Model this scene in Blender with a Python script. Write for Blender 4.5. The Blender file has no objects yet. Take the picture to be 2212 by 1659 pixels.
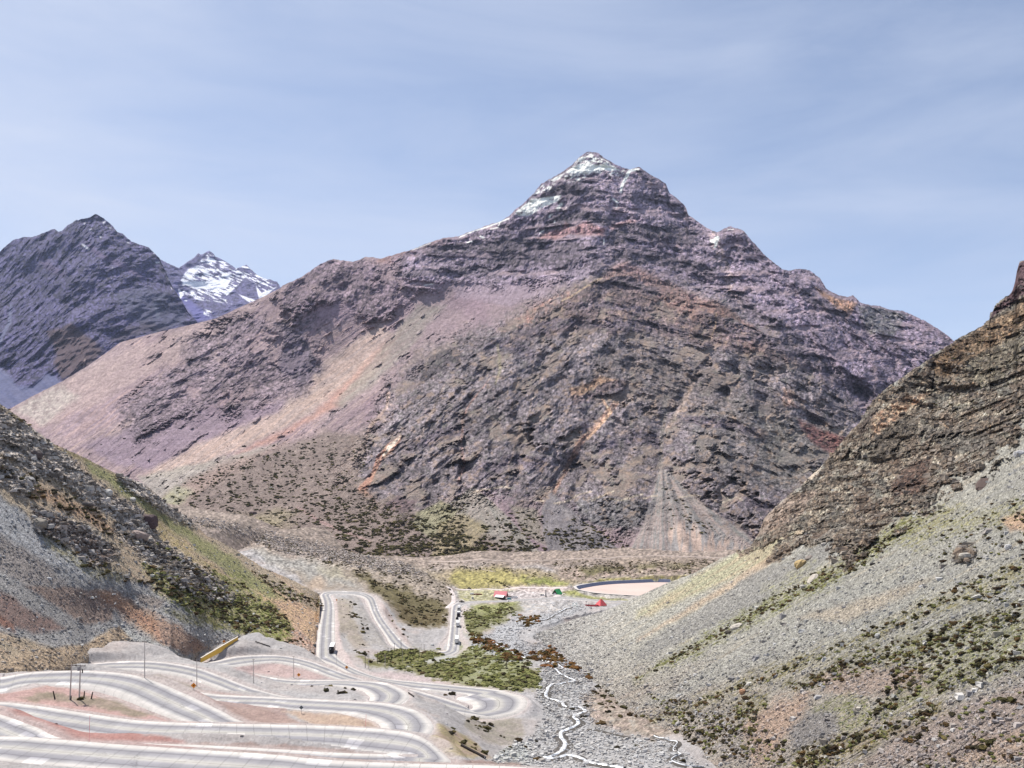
import bpy, bmesh, math, random
import numpy as np
from mathutils import Vector, Matrix
R = math.radians
sc = bpy.context.scene
# ------------------------------------------------------------------ camera
W0, H0 = 2212.0, 1659.0          # the photograph's measuring grid
F, CX, YH = 1736.0, 1106.0, 1020.3   # focal length and horizon in that grid
cd = bpy.data.cameras.new('camera'); cam = bpy.data.objects.new('camera', cd)
sc.collection.objects.link(cam); sc.camera = cam
cam.location = (0, 0, 0); cam.rotation_euler = (R(90), 0, 0)
cd.sensor_fit = 'HORIZONTAL'; cd.sensor_width = 36.0; cd.lens = 36.0*F/W0
cd.shift_y = (YH-H0/2)/W0
cd.clip_start = 1.0; cd.clip_end = 60000
# ------------------------------------------------------------------ light
SUN_EL, SUN_AZ = 56.0, -42.0      # azimuth to the right of the view direction
wd = bpy.data.worlds.new('World'); sc.world = wd; wd.use_nodes = True
nt = wd.node_tree; nt.nodes.clear(); N = nt.nodes.new; Lk = nt.links.new
wo = N('ShaderNodeOutputWorld'); sky = N('ShaderNodeTexSky'); sky.sky_type = 'NISHITA'
sky.sun_disc = False; sky.sun_elevation = R(SUN_EL); sky.sun_rotation = R(SUN_AZ)
sky.altitude = 2800; sky.air_density = 1.0; sky.dust_density = 0.8; sky.ozone_density = 2.0
bg = N('ShaderNodeBackground'); bg.inputs['Strength'].default_value = 0.098
tc = N('ShaderNodeTexCoord')
mp = N('ShaderNodeMapping'); mp.inputs['Scale'].default_value = (0.9, 0.9, 4.2); mp.inputs['Rotation'].default_value = (0, R(-14), 0)
Lk(tc.outputs['Generated'], mp.inputs['Vector'])
n1 = N('ShaderNodeTexNoise'); n1.inputs['Scale'].default_value = 2.3; n1.inputs['Detail'].default_value = 6; n1.inputs['Roughness'].default_value = 0.56
n1.inputs['Distortion'].default_value = 0.5
Lk(mp.outputs['Vector'], n1.inputs['Vector'])
cr = N('ShaderNodeValToRGB'); cr.color_ramp.elements[0].position = 0.30; cr.color_ramp.elements[0].color = (0.12,)*3+(1,)
cr.color_ramp.elements[1].position = 0.74; cr.color_ramp.elements[1].color = (0.93,)*3+(1,)
Lk(n1.outputs['Fac'], cr.inputs['Fac'])
# more veil towards the horizon and to the left, as thin high cloud stands in the sky
sp = N('ShaderNodeSeparateXYZ'); Lk(tc.outputs['Generated'], sp.inputs[0])
mr = N('ShaderNodeMapRange'); mr.inputs[1].default_value = 0.0; mr.inputs[2].default_value = 0.52; mr.inputs[3].default_value = 0.46; mr.inputs[4].default_value = 0.08
Lk(sp.outputs['Z'], mr.inputs[0])
mx = N('ShaderNodeMapRange'); mx.inputs[1].default_value = -0.6; mx.inputs[2].default_value = 0.5; mx.inputs[3].default_value = 0.22; mx.inputs[4].default_value = -0.10
Lk(sp.outputs['X'], mx.inputs[0])
ad = N('ShaderNodeMath'); ad.operation = 'ADD'; Lk(mr.outputs[0], ad.inputs[0]); Lk(mx.outputs[0], ad.inputs[1])
mu = N('ShaderNodeMath'); mu.operation = 'MULTIPLY'; Lk(cr.outputs['Color'], mu.inputs[0]); mu.inputs[1].default_value = 0.52
a2 = N('ShaderNodeMath'); a2.operation = 'ADD'; a2.use_clamp = True; Lk(ad.outputs[0], a2.inputs[0]); Lk(mu.outputs[0], a2.inputs[1])
mc = N('ShaderNodeMix'); mc.data_type = 'RGBA'
Lk(a2.outputs[0], mc.inputs[0]); Lk(sky.outputs['Color'], mc.inputs[6]); mc.inputs[7].default_value = (4.95, 5.4, 6.5, 1)
Lk(mc.outputs[2], bg.inputs['Color']); Lk(bg.outputs[0], wo.inputs['Surface'])
sl = bpy.data.lights.new('sun', 'SUN'); sl.energy = 4.7; sl.angle = R(0.6); sl.color = (1, 0.945, 0.87)
so = bpy.data.objects.new('sun', sl); sc.collection.objects.link(so)
az, el = R(SUN_AZ), R(SUN_EL)
sd = Vector((math.sin(az)*math.cos(el), math.cos(az)*math.cos(el), math.sin(el)))
so.rotation_euler = sd.to_track_quat('Z', 'Y').to_euler()
sc.view_settings.view_transform = 'Standard'; sc.view_settings.look = 'None'
sc.view_settings.exposure = 0.55; sc.view_settings.gamma = 1.0
KL = 1.55          # brightness a mid slope has per unit of albedo at this exposure: turns seen tones into albedo
# ------------------------------------------------------------------ helpers: numbers
rng = np.random.default_rng(7)
_perm = rng.permutation(256).astype(np.int64); _perm = np.concatenate([_perm, _perm])
_g = rng.normal(size=(256, 3)); _g /= np.linalg.norm(_g, axis=1)[:, None]; _g = _g.astype(np.float32)
def gn(x, y, z=0.0, seed=0):
    x = np.asarray(x, np.float32); y = np.asarray(y, np.float32); z = np.asarray(z, np.float32)+seed*17.31
    x, y, z = np.broadcast_arrays(x, y, z); shp = x.shape; x = x.ravel(); y = y.ravel(); z = z.ravel()
    xi = np.floor(x); yi = np.floor(y); zi = np.floor(z)
    fx = x-xi; fy = y-yi; fz = z-zi
    xi = xi.astype(np.int64)&255; yi = yi.astype(np.int64)&255; zi = zi.astype(np.int64)&255
    u = fx*fx*fx*(fx*(fx*6-15)+10); v = fy*fy*fy*(fy*(fy*6-15)+10); w = fz*fz*fz*(fz*(fz*6-15)+10)
    def c(a, b, d):
        h = _perm[_perm[_perm[(xi+a)&255]+((yi+b)&255)]+((zi+d)&255)]
        g = _g[h]
        return g[:, 0]*(fx-a)+g[:, 1]*(fy-b)+g[:, 2]*(fz-d)
    l = lambda a, b, t: a+(b-a)*t
    r = l(l(l(c(0,0,0), c(1,0,0), u), l(c(0,1,0), c(1,1,0), u), v), l(l(c(0,0,1), c(1,0,1), u), l(c(0,1,1), c(1,1,1), u), v), w)
    return (r*1.5).astype(np.float32).reshape(shp)
def fbm(x, y, z=0.0, o=4, seed=0, gain=0.5):
    s = 0; a = 1.0; f = 1.0; t = 0
    for i in range(o):
        s = s+a*gn(np.asarray(x)*f, np.asarray(y)*f, np.asarray(z)*f, seed+i*3); t += a; a *= gain; f *= 2.03
    return s/t
def rid(x, y, z=0.0, o=3, seed=0, gain=0.55):
    s = 0; a = 1.0; f = 1.0; t = 0
    for i in range(o):
        n = 1-2*np.abs(gn(np.asarray(x)*f, np.asarray(y)*f, np.asarray(z)*f, seed+i*5)); s = s+a*n; t += a; a *= gain; f *= 2.1
    return s/t
def sm(a, b, x):
    t = np.clip((x-a)/(b-a), 0, 1); return t*t*(3-2*t)
def lin(c):
    c = np.asarray(c, float)/255.0
    return np.where(c <= 0.04045, c/12.92, ((c+0.055)/1.055)**2.4)
def polysd(x, y, poly):
    """signed distance in grid units, positive inside"""
    px = np.array([p[0] for p in poly], float); py = np.array([p[1] for p in poly], float)
    d = np.full(x.shape, 1e18); ins = np.zeros(x.shape, bool); n = len(poly)
    for i in range(n):
        ax, ay, bx, by = px[i], py[i], px[(i+1) % n], py[(i+1) % n]
        ex, ey = bx-ax, by-ay; L = ex*ex+ey*ey+1e-9
        t = np.clip(((x-ax)*ex+(y-ay)*ey)/L, 0, 1)
        d = np.minimum(d, (x-ax-t*ex)**2+(y-ay-t*ey)**2)
        cnd = ((ay > y) != (by > y))
        xc = (bx-ax)*(y-ay)/((by-ay) if by != ay else 1e-9)+ax
        ins ^= cnd & (x < xc)
    d = np.sqrt(d); return np.where(ins, d, -d)
def linesd(x, y, pts):
    """distance to a polyline and position 0..1 along it"""
    d = np.full(x.shape, 1e18); tt = np.zeros(x.shape); n = len(pts)-1
    for i in range(n):
        ax, ay = pts[i][:2]; bx, by = pts[i+1][:2]; ex, ey = bx-ax, by-ay; L = ex*ex+ey*ey+1e-9
        t = np.clip(((x-ax)*ex+(y-ay)*ey)/L, 0, 1); q = (x-ax-t*ex)**2+(y-ay-t*ey)**2
        m = q < d; d = np.where(m, q, d); tt = np.where(m, (i+t)/n, tt)
    return np.sqrt(d), tt
def tps_fit(pts, vals, reg=1e-6):
    P = np.asarray(pts, float); v = np.asarray(vals, float); n = len(P)
    d2 = ((P[:, None]-P[None])**2).sum(-1); K = np.where(d2 > 0, 0.5*d2*np.log(d2+1e-12), 0)+reg*np.eye(n)
    A = np.zeros((n+3, n+3)); A[:n, :n] = K; Q = np.c_[np.ones(n), P]; A[:n, n:] = Q; A[n:, :n] = Q.T
    return P, np.linalg.solve(A, np.r_[v, np.zeros(3)])
def tps_eval(fit, x, y):
    P, w = fit; s = w[len(P)]+w[len(P)+1]*x+w[len(P)+2]*y
    s = s.astype(float).copy()
    for i in range(len(P)):
        d2 = (x-P[i, 0])**2+(y-P[i, 1])**2+1e-12
        s += w[i]*0.5*d2*np.log(d2)
    return s
CR = {0: (0, 0, 1.0), 1: (0, 1350.2, 3.744), 2: (506.3, 1350.2, 3.744), 3: (590.7, 1223.6, 4.369), 4: (928.2, 1206.8, 4.369),
      5: (1012.7, 1392.5, 3.744), 'l': (0, 422, 3.276), 'm': (590.7, 464.1, 3.276), 't': (928.2, 295.4, 3.276), 'g': (337.6, 843.9, 3.276),
      'c': (928.2, 759.5, 3.276), 6: (0, 843.9, 2.808), 7: (1519.0, 548.5, 2.621), 8: (1519.0, 1097.0, 2.951), 9: (1772.2, 928.3, 4.915)}
EXT = {8: ((-420, 235), (2300, -60, 2045)), 4: ((-60, 0), (2800, -10, 2212)), 3: ((-60, 0), (2500, 20, 2212)), 2: ((-60, 0), (2330, 8, 2212)), 1: ((-80, 6), (2320, 10, 2212)), 5: ((-90, 0), (2400, 0, 2212)), 6: ((-500, -330), (2000, 60, 1896)), 7: ((-60, 0), (2100, -200, 1816))}
def q(k, *a):
    """measured positions in a detail k of the photograph -> main grid"""
    o = CR[k]; a = list(a)
    if len(a) and isinstance(a[0], (tuple, list)) and k in EXT:      # shapes that reach a detail's border run on past it
        lo, hi = EXT[k]
        if k == 8 and sum(p[0] == 0 for p in a) > 1: ym = np.mean([p[1] for p in a if p[0] == 0]); a = [(-420, p[1]*0.25+ym*0.75+235) if p[0] == 0 else p for p in a]
        a = [((lo[0], p[1]+lo[1]) if p[0] == 0 else (hi[0], p[1]+hi[1]) if p[0] == hi[2] else p) for p in a]
    if len(a) == 2 and not isinstance(a[0], (tuple, list)): return (o[0]+a[0]/o[2], o[1]+a[1]/o[2])
    return [(o[0]+p[0]/o[2], o[1]+p[1]/o[2]) for p in a]
def wp(x, y, D): return ((x-CX)/F*D, D, (YH-y)/F*D)
def wH(k, x, y, H):
    gx, gy = q(k, x, y); D = F*H/(gy-YH); return ((gx-CX)/F*D, D, -H)
# ------------------------------------------------------------------ helpers: scene
COL = sc.collection
def tag(o, label=None, cat=None, group=None, kind=None):
    if label: o['label'] = label
    if cat: o['category'] = cat
    if group: o['group'] = group
    if kind: o['kind'] = kind
    return o
def npmesh(name, V, Fq, mat, col=None, parent=None, smooth=False, uv=None):
    me = bpy.data.meshes.new(name); V = np.asarray(V, np.float32); Fq = np.asarray(Fq, np.int32); k = Fq.shape[1]
    me.vertices.add(len(V)); me.vertices.foreach_set('co', V.ravel())
    me.loops.add(Fq.size); me.loops.foreach_set('vertex_index', Fq.ravel())
    me.polygons.add(len(Fq)); me.polygons.foreach_set('loop_start', np.arange(0, Fq.size, k, dtype=np.int32))
    me.polygons.foreach_set('loop_total', np.full(len(Fq), k, np.int32))
    me.polygons.foreach_set('use_smooth', np.full(len(Fq), smooth, bool))
    if col is not None:
        a = me.color_attributes.new('Col', 'FLOAT_COLOR', 'POINT')
        c = np.ones((len(V), 4), np.float32); c[:, :3] = col; a.data.foreach_set('color', c.ravel())
    if uv is not None:
        l = me.uv_layers.new(name='UVMap'); l.data.foreach_set('uv', np.asarray(uv, np.float32)[Fq.ravel()].ravel())
    me.update(calc_edges=True); me.materials.append(mat)
    o = bpy.data.objects.new(name, me); COL.objects.link(o)
    if parent: o.parent = parent
    return o
def grid_faces(nr, nc):
    i = np.arange(nr-1)[:, None]*nc+np.arange(nc-1)[None]; i = i.ravel()
    return np.stack([i, i+1, i+nc+1, i+nc], 1)
def terrain_mat(name, s1, s2, bump, var=0.35, rough=0.95):
    m = bpy.data.materials.new(name); m.use_nodes = True; t = m.node_tree; b = t.nodes['Principled BSDF']; n = t.nodes.new; L = t.links.new
    b.inputs['Roughness'].default_value = rough; b.inputs['Specular IOR Level'].default_value = 0.15
    at = n('ShaderNodeAttribute'); at.attribute_name = 'Col'; co = n('ShaderNodeTexCoord')
    na = n('ShaderNodeTexNoise'); na.inputs['Scale'].default_value = s1; na.inputs['Detail'].default_value = 8; na.inputs['Roughness'].default_value = 0.72
    nb = n('ShaderNodeTexNoise'); nb.inputs['Scale'].default_value = s2; nb.inputs['Detail'].default_value = 5; nb.inputs['Roughness'].default_value = 0.8
    L(co.outputs['Object'], na.inputs['Vector']); L(co.outputs['Object'], nb.inputs['Vector'])
    a = n('ShaderNodeMath'); a.operation = 'ADD'; L(na.outputs['Fac'], a.inputs[0]); L(nb.outputs['Fac'], a.inputs[1])
    r = n('ShaderNodeMapRange'); r.inputs[1].default_value = 0.62; r.inputs[2].default_value = 1.38; r.inputs[3].default_value = 1-var; r.inputs[4].default_value = 1+var*1.15
    L(a.outputs[0], r.inputs[0])
    v = n('ShaderNodeVectorMath'); v.operation = 'SCALE'; L(at.outputs['Color'], v.inputs[0]); L(r.outputs[0], v.inputs['Scale'])
    L(v.outputs[0], b.inputs['Base Color'])
    bp = n('ShaderNodeBump'); bp.inputs['Distance'].default_value = bump; bp.inputs['Strength'].default_value = 1.0
    L(a.outputs[0], bp.inputs['Height']); L(bp.outputs[0], b.inputs['Normal'])
    return m
def flat_mat(name, c, rough=0.6, metal=0.0, nz=0.0, scale=3.0, emit=None):
    m = bpy.data.materials.new(name); m.use_nodes = True; t = m.node_tree; b = t.nodes['Principled BSDF']; n = t.nodes.new; L = t.links.new
    b.inputs['Roughness'].default_value = rough; b.inputs['Metallic'].default_value = metal; b.inputs['Specular IOR Level'].default_value = 0.3
    co = n('ShaderNodeTexCoord'); na = n('ShaderNodeTexNoise'); na.inputs['Scale'].default_value = scale; na.inputs['Detail'].default_value = 4
    L(co.outputs['Object'], na.inputs['Vector'])
    mxx = n('ShaderNodeMix'); mxx.data_type = 'RGBA'; d = 1-nz-0.08
    mxx.inputs[6].default_value = (c[0]*d, c[1]*d, c[2]*d, 1); mxx.inputs[7].default_value = (min(1, c[0]*(1+nz)), min(1, c[1]*(1+nz)), min(1, c[2]*(1+nz)), 1)
    L(na.outputs['Fac'], mxx.inputs[0]); L(mxx.outputs[2], b.inputs['Base Color'])
    return m
class Paint:
    """tones of the ground itself, laid by regions whose borders are ragged"""
    def __init__(s, x, y, base, seed=0):
        s.x = x.ravel(); s.y = y.ravel(); s.n = s.x.size; s.c = np.tile(np.array(base, float), (s.n, 1)) if np.ndim(base) == 1 else base
        s.wx = fbm(s.x/42, s.y/42, 0, 5, seed+1, 0.6); s.wy = fbm(s.x/42, s.y/42, 0, 5, seed+2, 0.6); s.seed = seed
        s.r = rid(s.x/14, s.y/9, 0, 4, seed+5, 0.7); s.f = fbm(s.x/9, s.y/9, 0, 5, seed+9, 0.7)
    def streak(s, ang, w, l, seed=0, o=3):
        a = R(ang); u = s.x*math.cos(a)+s.y*math.sin(a); v = -s.x*math.sin(a)+s.y*math.cos(a)
        return fbm(u/l, v/w+s.wx*0.35, seed*3.3, o, s.seed+seed, 0.6)
    def blend(s, al, c1, c2=None, nz=None):
        c = np.array(c1, float)[None]
        if c2 is not None:
            t = sm(-0.35, 0.35, nz if nz is not None else s.f)[:, None]; c = c*(1-t)+np.array(c2, float)[None]*t
        s.c = s.c*(1-al[:, None])+c*al[:, None]
    def grain(s, w, a, c, b):
        """broken rock: fine facets of paler and darker stone, w where"""
        x, y = s.x, s.y; g = a*fbm(x/7, y/5.5, 0, 4, s.seed+15, 0.75)+b*fbm(x/2.3, y/2.0, 0, 2, s.seed+16, 0.8)
        k = rid(x/16+s.wx*0.5, y/11, 0, 4, s.seed+17, 0.75); g = g-c*sm(0.52, 0.85, k)
        s.c *= np.clip(1+w*g, 0.45, 1.7)[:, None]
    def mask(s, poly, soft=6, warp=14, nz=None, na=0):
        v = polysd(s.x+s.wx*warp, s.y+s.wy*warp, poly)
        if nz is not None: v = v+nz*na
        return sm(-soft, soft, v)
    def region(s, poly, c1, c2=None, soft=6, warp=14, nz=None, a=1.0, n2=None, na=0):
        m = s.mask(poly, soft, warp, n2, na)*a; s.blend(m, c1, c2, nz); return m
    def line(s, pts, w, c1, c2=None, warp=6, soft=1.2, nz=None, a=1.0, taper=None):
        d, t = linesd(s.x+s.wx*warp, s.y+s.wy*warp, pts)
        if np.ndim(w): w = np.interp(t, np.linspace(0, 1, len(w)), w)
        m = sm(soft, -soft, d-w*0.5)*a; s.blend(m, c1, c2, nz); return m
def interp(pts, x):
    p = sorted(pts); return np.interp(x, [a[0] for a in p], [a[1] for a in p])
LAY = {}
def foot_depth(xs, ys):
    out = np.zeros(len(xs)); py = YH-gz0/gDD*F
    for n_, (x, y) in enumerate(zip(xs, ys)):
        c = int(np.clip(round((x-GX[0])/(GX[1]-GX[0])), 0, len(GX)-1)); h = np.where(py[:, c] <= y)[0]; out[n_] = GD[h[0]] if len(h) else GD[-1]
    k = np.ones(15)/15; return np.convolve(np.pad(out, 7, 'edge'), k, 'valid')
def layer(name, crest, base, ctrl, step, rough_crest, shape, paint, mat, x0=-180, x1=2392, back=(0.03, 0.55), skirt=40, back_rows=10, snap=0, sink=0.004, gain=(1, 1, 1)):
    """a mountain side between its foot line and its sky line, with a falling back side"""
    nc = int((x1-x0)/step)+1; xs = np.linspace(x0, x1, nc)
    yc = interp(crest, xs); yb = interp(base, xs)
    jag = rough_crest(xs) if rough_crest else 0
    yc = np.minimum(yc+jag, yb-1.0)
    nr = int((yb-yc).max()/step)+2; t = np.linspace(0, 1, nr)[:, None]
    X = np.broadcast_to(xs[None], (nr, nc)).copy(); ycs = np.convolve(np.pad(yc, 45, 'edge'), np.ones(91)/91, 'valid'); ycs = np.minimum(ycs, yb-2.0); ycs = np.where(yb-yc < 40, yc, ycs); ycs = np.convolve(np.pad(ycs, 10, 'edge'), np.ones(21)/21, 'valid')
    Y = yb[None]+(ycs-yb)[None]*t+(yc-ycs)[None]*sm(0.45, 1.0, t)
    fit = tps_fit([(a/1000, b/1000) for a, b, d in ctrl], [1000.0/d for a, b, d in ctrl])
    D = 1000.0/np.clip(tps_eval(fit, X/1000, Y/1000), 0.05, 8)
    if snap:
        dg = foot_depth(xs, yb)*(1+sink); dg = np.clip(dg, D[0]*0.96, D[0]*1.03); k = np.exp(-(yb[None]-Y)/snap); D = D*(1+(dg[None]/D[:1]-1)*k)
    wx = (X-CX)/F*D; wz = (YH-Y)/F*D
    pt = Paint(X, Y, (120, 110, 115), seed=len(LAY)*31)
    dD = shape(pt, X.ravel(), Y.ravel(), wx.ravel(), D.ravel(), wz.ravel())
    edge = sm(0, 0.012, 1-t)*sm(0, 0.02, t)          # keep sky line and foot where they were measured
    D = D-dD.reshape(nr, nc)*(0.35+0.65*np.broadcast_to(edge, (nr, nc)))
    wx = (X-CX)/F*D; wz = (YH-Y)/F*D
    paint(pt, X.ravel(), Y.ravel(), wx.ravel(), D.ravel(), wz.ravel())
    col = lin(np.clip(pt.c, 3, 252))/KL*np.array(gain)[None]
    P = np.stack([wx, D, wz], -1)
    # back side and skirt
    rows = [P]; cols = [col.reshape(nr, nc, 3)]
    for k in range(1, back_rows+1):
        f = (k/back_rows)**1.5; Pb = P[-1].copy(); dd = P[-1, :, 1]*back[0]*6*f
        nzk = fbm(xs/30, k*0.6, 0, 3, 91)*P[-1, :, 1]*0.004*k
        Pb[:, 0] += (xs-CX)/F*dd; Pb[:, 1] += dd; Pb[:, 2] = P[-1, :, 2]-dd*back[1]+nzk; rows.append(Pb[None]); cols.append(cols[0][-1:])
    low = P[0].copy(); low[:, 2] -= skirt; low[:, 1] += skirt*0.4; rows.insert(0, low[None]); cols.insert(0, cols[0][:1])
    A = np.concatenate(rows); C = np.concatenate(cols)
    o = npmesh(name, A.reshape(-1, 3), grid_faces(A.shape[0], nc), mat, col=np.clip(C.reshape(-1, 3), 0.01, 0.9))
    LAY[name] = dict(xs=xs, yb=yb, yc=yc, nr=nr, nc=nc, P=P, X=X, Y=Y, pt=pt, col=col.reshape(nr, nc, 3))
    return o
def on_layer(name, x, y):
    L = LAY[name]; i = int(np.clip(round((x-L['xs'][0])/(L['xs'][1]-L['xs'][0])), 0, L['nc']-1)); j = int(np.argmin(np.abs(L['Y'][:, i]-y)))
    return Vector([float(v) for v in L['P'][j, i]])
def on_layer_(name, x, y):
    L = LAY[name]; ci = (x-L['xs'][0])/(L['xs'][1]-L['xs'][0]); i = int(np.clip(round(ci), 0, L['nc']-1))
    t = (L['yb'][i]-y)/(L['yb'][i]-L['yc'][i]); j = int(np.clip(round(t*(L['nr']-1)), 0, L['nr']-1))
    return Vector([float(v) for v in L['P'][j, i]])
# ------------------------------------------------------------------ the switchback road: (right edge, left edge, drop below the lookout), going downhill
def e(k, rx, ry, lx, ly, h): a = wH(k, rx, ry, h); b = wH(k, lx, ly, h); return (a[0], a[1], b[0], b[1], h)
def fl(k, x, y, h, w=11.0, s=0.0): a = wH(k, x, y, h); return (a[0], a[1], a[0]+s, a[1]-w, h)       # far edge is the right one (going left)
def fr(k, x, y, h, w=11.0, s=0.0): a = wH(k, x, y, h); return (a[0]+s, a[1]-w, a[0], a[1], h)       # far edge is the left one (going right)
ROAD = [
 (12, 111, 10, 100, 41.6), fl(2, 2212, 1145, 42.5), fl(2, 1700, 1130, 43), fl(2, 1200, 1115, 43.4), fl(2, 700, 1090, 43.8), fl(1, 2212, 1050, 44.2), fl(1, 1500, 1005, 44.8), fl(1, 1000, 970, 45.2), fl(1, 500, 930, 45.6), fl(1, 0, 903, 46),
 (-112, 140, -114, 128, 47), (-121, 147, -134, 146, 48), (-113, 156, -115, 168, 49), fr(1, 0, 725, 49.6), fr(1, 300, 830, 50), fr(1, 600, 935, 50.5),
 (-58, 139, -57, 150, 51), (-32, 136.5, -30, 147.5, 51.6), (-14, 138, -22, 148.2, 52),
 (-11.3, 144.5, -22.3, 148.5, 52.3), e(2, 1710, 1062, 1420, 1078, 52.6), e(2, 1500, 900, 1380, 1070, 53), e(2, 1200, 845, 1000, 1030, 53.6), e(2, 700, 815, 700, 985, 54.2), e(2, 0, 800, 0, 955, 55), fl(1, 1200, 780, 55.6, 12), fl(1, 730, 720, 56, 12), fl(1, 300, 655, 56.3, 12), fl(1, 0, 625, 56.6, 12),
 (-137, 198, -139, 186, 57), (-147, 204, -163, 203, 57.4), (-146, 213, -150, 228, 57.8),
 e(1, 0, 545, 0, 425, 58), e(1, 150, 500, 250, 385, 58.4), e(1, 400, 485, 600, 371, 59), e(1, 700, 495, 800, 376, 59.4), e(1, 900, 535, 1050, 400, 60), e(1, 1060, 595, 1250, 455, 60.7), e(1, 1250, 685, 1500, 560, 61.5), e(1, 1450, 770, 1780, 690, 62.2), e(1, 1700, 850, 2020, 800, 62.8),
 (-52, 188, -50, 199, 63.5), (-34, 187, -38, 198.5, 64), (-24, 190, -33.5, 199.5, 64.3), e(2, 1530, 910, 1230, 850, 64.6), e(2, 1590, 860, 1215, 835, 65), e(2, 1600, 800, 1190, 805, 65.4), e(2, 1500, 705, 1140, 775, 65.8), e(2, 1300, 647, 1050, 745, 66.2), e(2, 1100, 625, 850, 712, 66.6), e(2, 600, 600, 450, 690, 67.5), e(2, 300, 585, 200, 655, 68.2), fl(2, 0, 571, 69), fl(1, 1650, 550, 70.2),
 (-125, 272, -123, 261, 71), (-150, 279, -150, 268, 71.8), (-168, 284, -182, 283, 72.4), (-162, 289, -172, 299, 72.8),
 fr(1, 700, 318, 73.3, 13), fr(1, 1000, 295, 74, 13.5), fr(1, 1300, 300, 74.8, 13), fr(1, 1600, 350, 75.6, 12), fr(1, 1850, 440, 76.5, 11), fr(1, 2070, 520, 77.3, 11),
 (-75, 266, -72, 277, 78.6), (-57, 264, -58, 275.5, 79.5), (-46, 268, -53, 277.5, 80.1), e(2, 1330, 642, 1085, 618, 80.8), e(2, 1400, 600, 1100, 595, 81.3), e(2, 1405, 560, 1100, 570, 81.6), e(2, 1370, 530, 1070, 548, 82), e(2, 1250, 476, 1030, 525, 82.4), e(2, 1100, 456, 900, 500, 82.9), e(2, 900, 450, 720, 490, 83.4), fl(2, 650, 446, 84.2), fl(2, 400, 440, 85),
 (-112, 342, -110, 331, 85.5), (-128, 349, -130, 338, 86), (-136, 357, -147, 353, 86.5), (-135, 363, -147, 368, 87),
 e(1, 1860, 335, 1700, 300, 87.5), e(2, 80, 325, 0, 258, 88.1), e(2, 180, 310, 200, 245, 88.5), e(2, 350, 300, 400, 250, 88.9), e(2, 550, 335, 600, 290, 89.5), e(2, 700, 390, 800, 360, 90.1), e(2, 830, 437, 1050, 445, 90.9),
 (-46, 329, -42, 340, 92), (-27, 314, -22, 324, 92.9), e(2, 2080, 748, 1900, 692, 93.4), e(5, 200, 590, -120, 545, 93.8), e(5, 400, 545, 25, 520, 94.1), e(5, 465, 470, 35, 485, 94.3), e(5, 430, 420, 0, 460, 94.5), e(5, 300, 382, -100, 435, 94.7), e(2, 2150, 527, 1900, 565, 95), e(2, 1800, 492, 1650, 535, 95.3), e(2, 1500, 462, 1400, 508, 95.6), e(2, 1200, 432, 1130, 450, 96),
 e(2, 1000, 365, 960, 405, 96.3), e(2, 880, 300, 800, 322, 96.6), e(2, 820, 240, 700, 290, 96.9), e(3, 578, 790, 410, 850, 97.3), e(3, 575, 600, 428, 600, 99.7), e(3, 575, 480, 450, 480, 101.3), e(3, 573, 390, 466, 390, 102.6), e(3, 560, 320, 462, 320, 103.6), e(3, 537, 278, 447, 268, 104.4), e(3, 560, 264, 490, 243, 104.8), e(3, 640, 260, 620, 235, 105.2), e(3, 740, 266, 760, 238, 105.6), e(3, 820, 278, 860, 250, 106), e(3, 875, 308, 945, 290, 106.6), e(3, 905, 370, 975, 350, 107.5), e(3, 925, 430, 1000, 420, 108.3), e(3, 970, 520, 1050, 510, 109.4), e(3, 1050, 640, 1150, 635, 111), e(3, 1110, 730, 1215, 705, 112.2), e(3, 1190, 785, 1285, 765, 113),
 e(3, 1310, 840, 1370, 792, 114), e(3, 1470, 868, 1480, 812, 115), e(3, 1600, 855, 1570, 803, 115.9), e(3, 1720, 820, 1632, 790, 116.5), e(3, 1752, 770, 1648, 720, 117), e(3, 1760, 600, 1664, 600, 118.7), e(3, 1765, 500, 1672, 500, 120.1), e(3, 1768, 410, 1682, 400, 121.8), e(3, 1785, 375, 1697, 360, 122.8), e(3, 1860, 348, 1770, 338, 124), e(3, 2000, 338, 1960, 326, 125), e(3, 2212, 333, 2212, 319, 125.8),
 e(4, 740, 401, 740, 388, 126.3), e(4, 1000, 388, 1000, 374, 126.6), e(4, 1200, 378, 1200, 362, 126.8), e(4, 1400, 390, 1400, 372, 127), e(4, 1600, 404, 1600, 389, 127), e(4, 1760, 412, 1760, 398, 127), (120, 790, 120, 796, 127)]
def catmull(A, n):
    A = np.asarray(A, float); P = np.r_[[2*A[0]-A[1]], A, [2*A[-1]-A[-2]]]; out = []
    for i in range(1, len(P)-2):
        t = np.linspace(0, 1, n, endpoint=False)[:, None]; a, b, c, d = P[i-1], P[i], P[i+1], P[i+2]
        out.append(0.5*(2*b+(c-a)*t+(2*a-5*b+4*c-d)*t*t+(3*b-a-3*c+d)*t**3))
    out.append(A[-1][None]); return np.concatenate(out)
RD = catmull(ROAD, 10)                         # rx, ry, lx, ly, h
for _ in range(3): RD[1:-1] = 0.25*RD[:-2]+0.5*RD[1:-1]+0.25*RD[2:]
RC = np.stack([(RD[:, 0]+RD[:, 2])/2, (RD[:, 1]+RD[:, 3])/2], 1); RH = RD[:, 4]
RW = np.hypot(RD[:, 0]-RD[:, 2], RD[:, 1]-RD[:, 3])/2
BSR = [(1150,1376),(1180,1400),(1215,1420),(1250,1450),(1300,1490),(1330,1520),(1400,1560),(1480,1600),(1520,1640),(1560,1670),(1700,1690),(2400,1720)]
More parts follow.
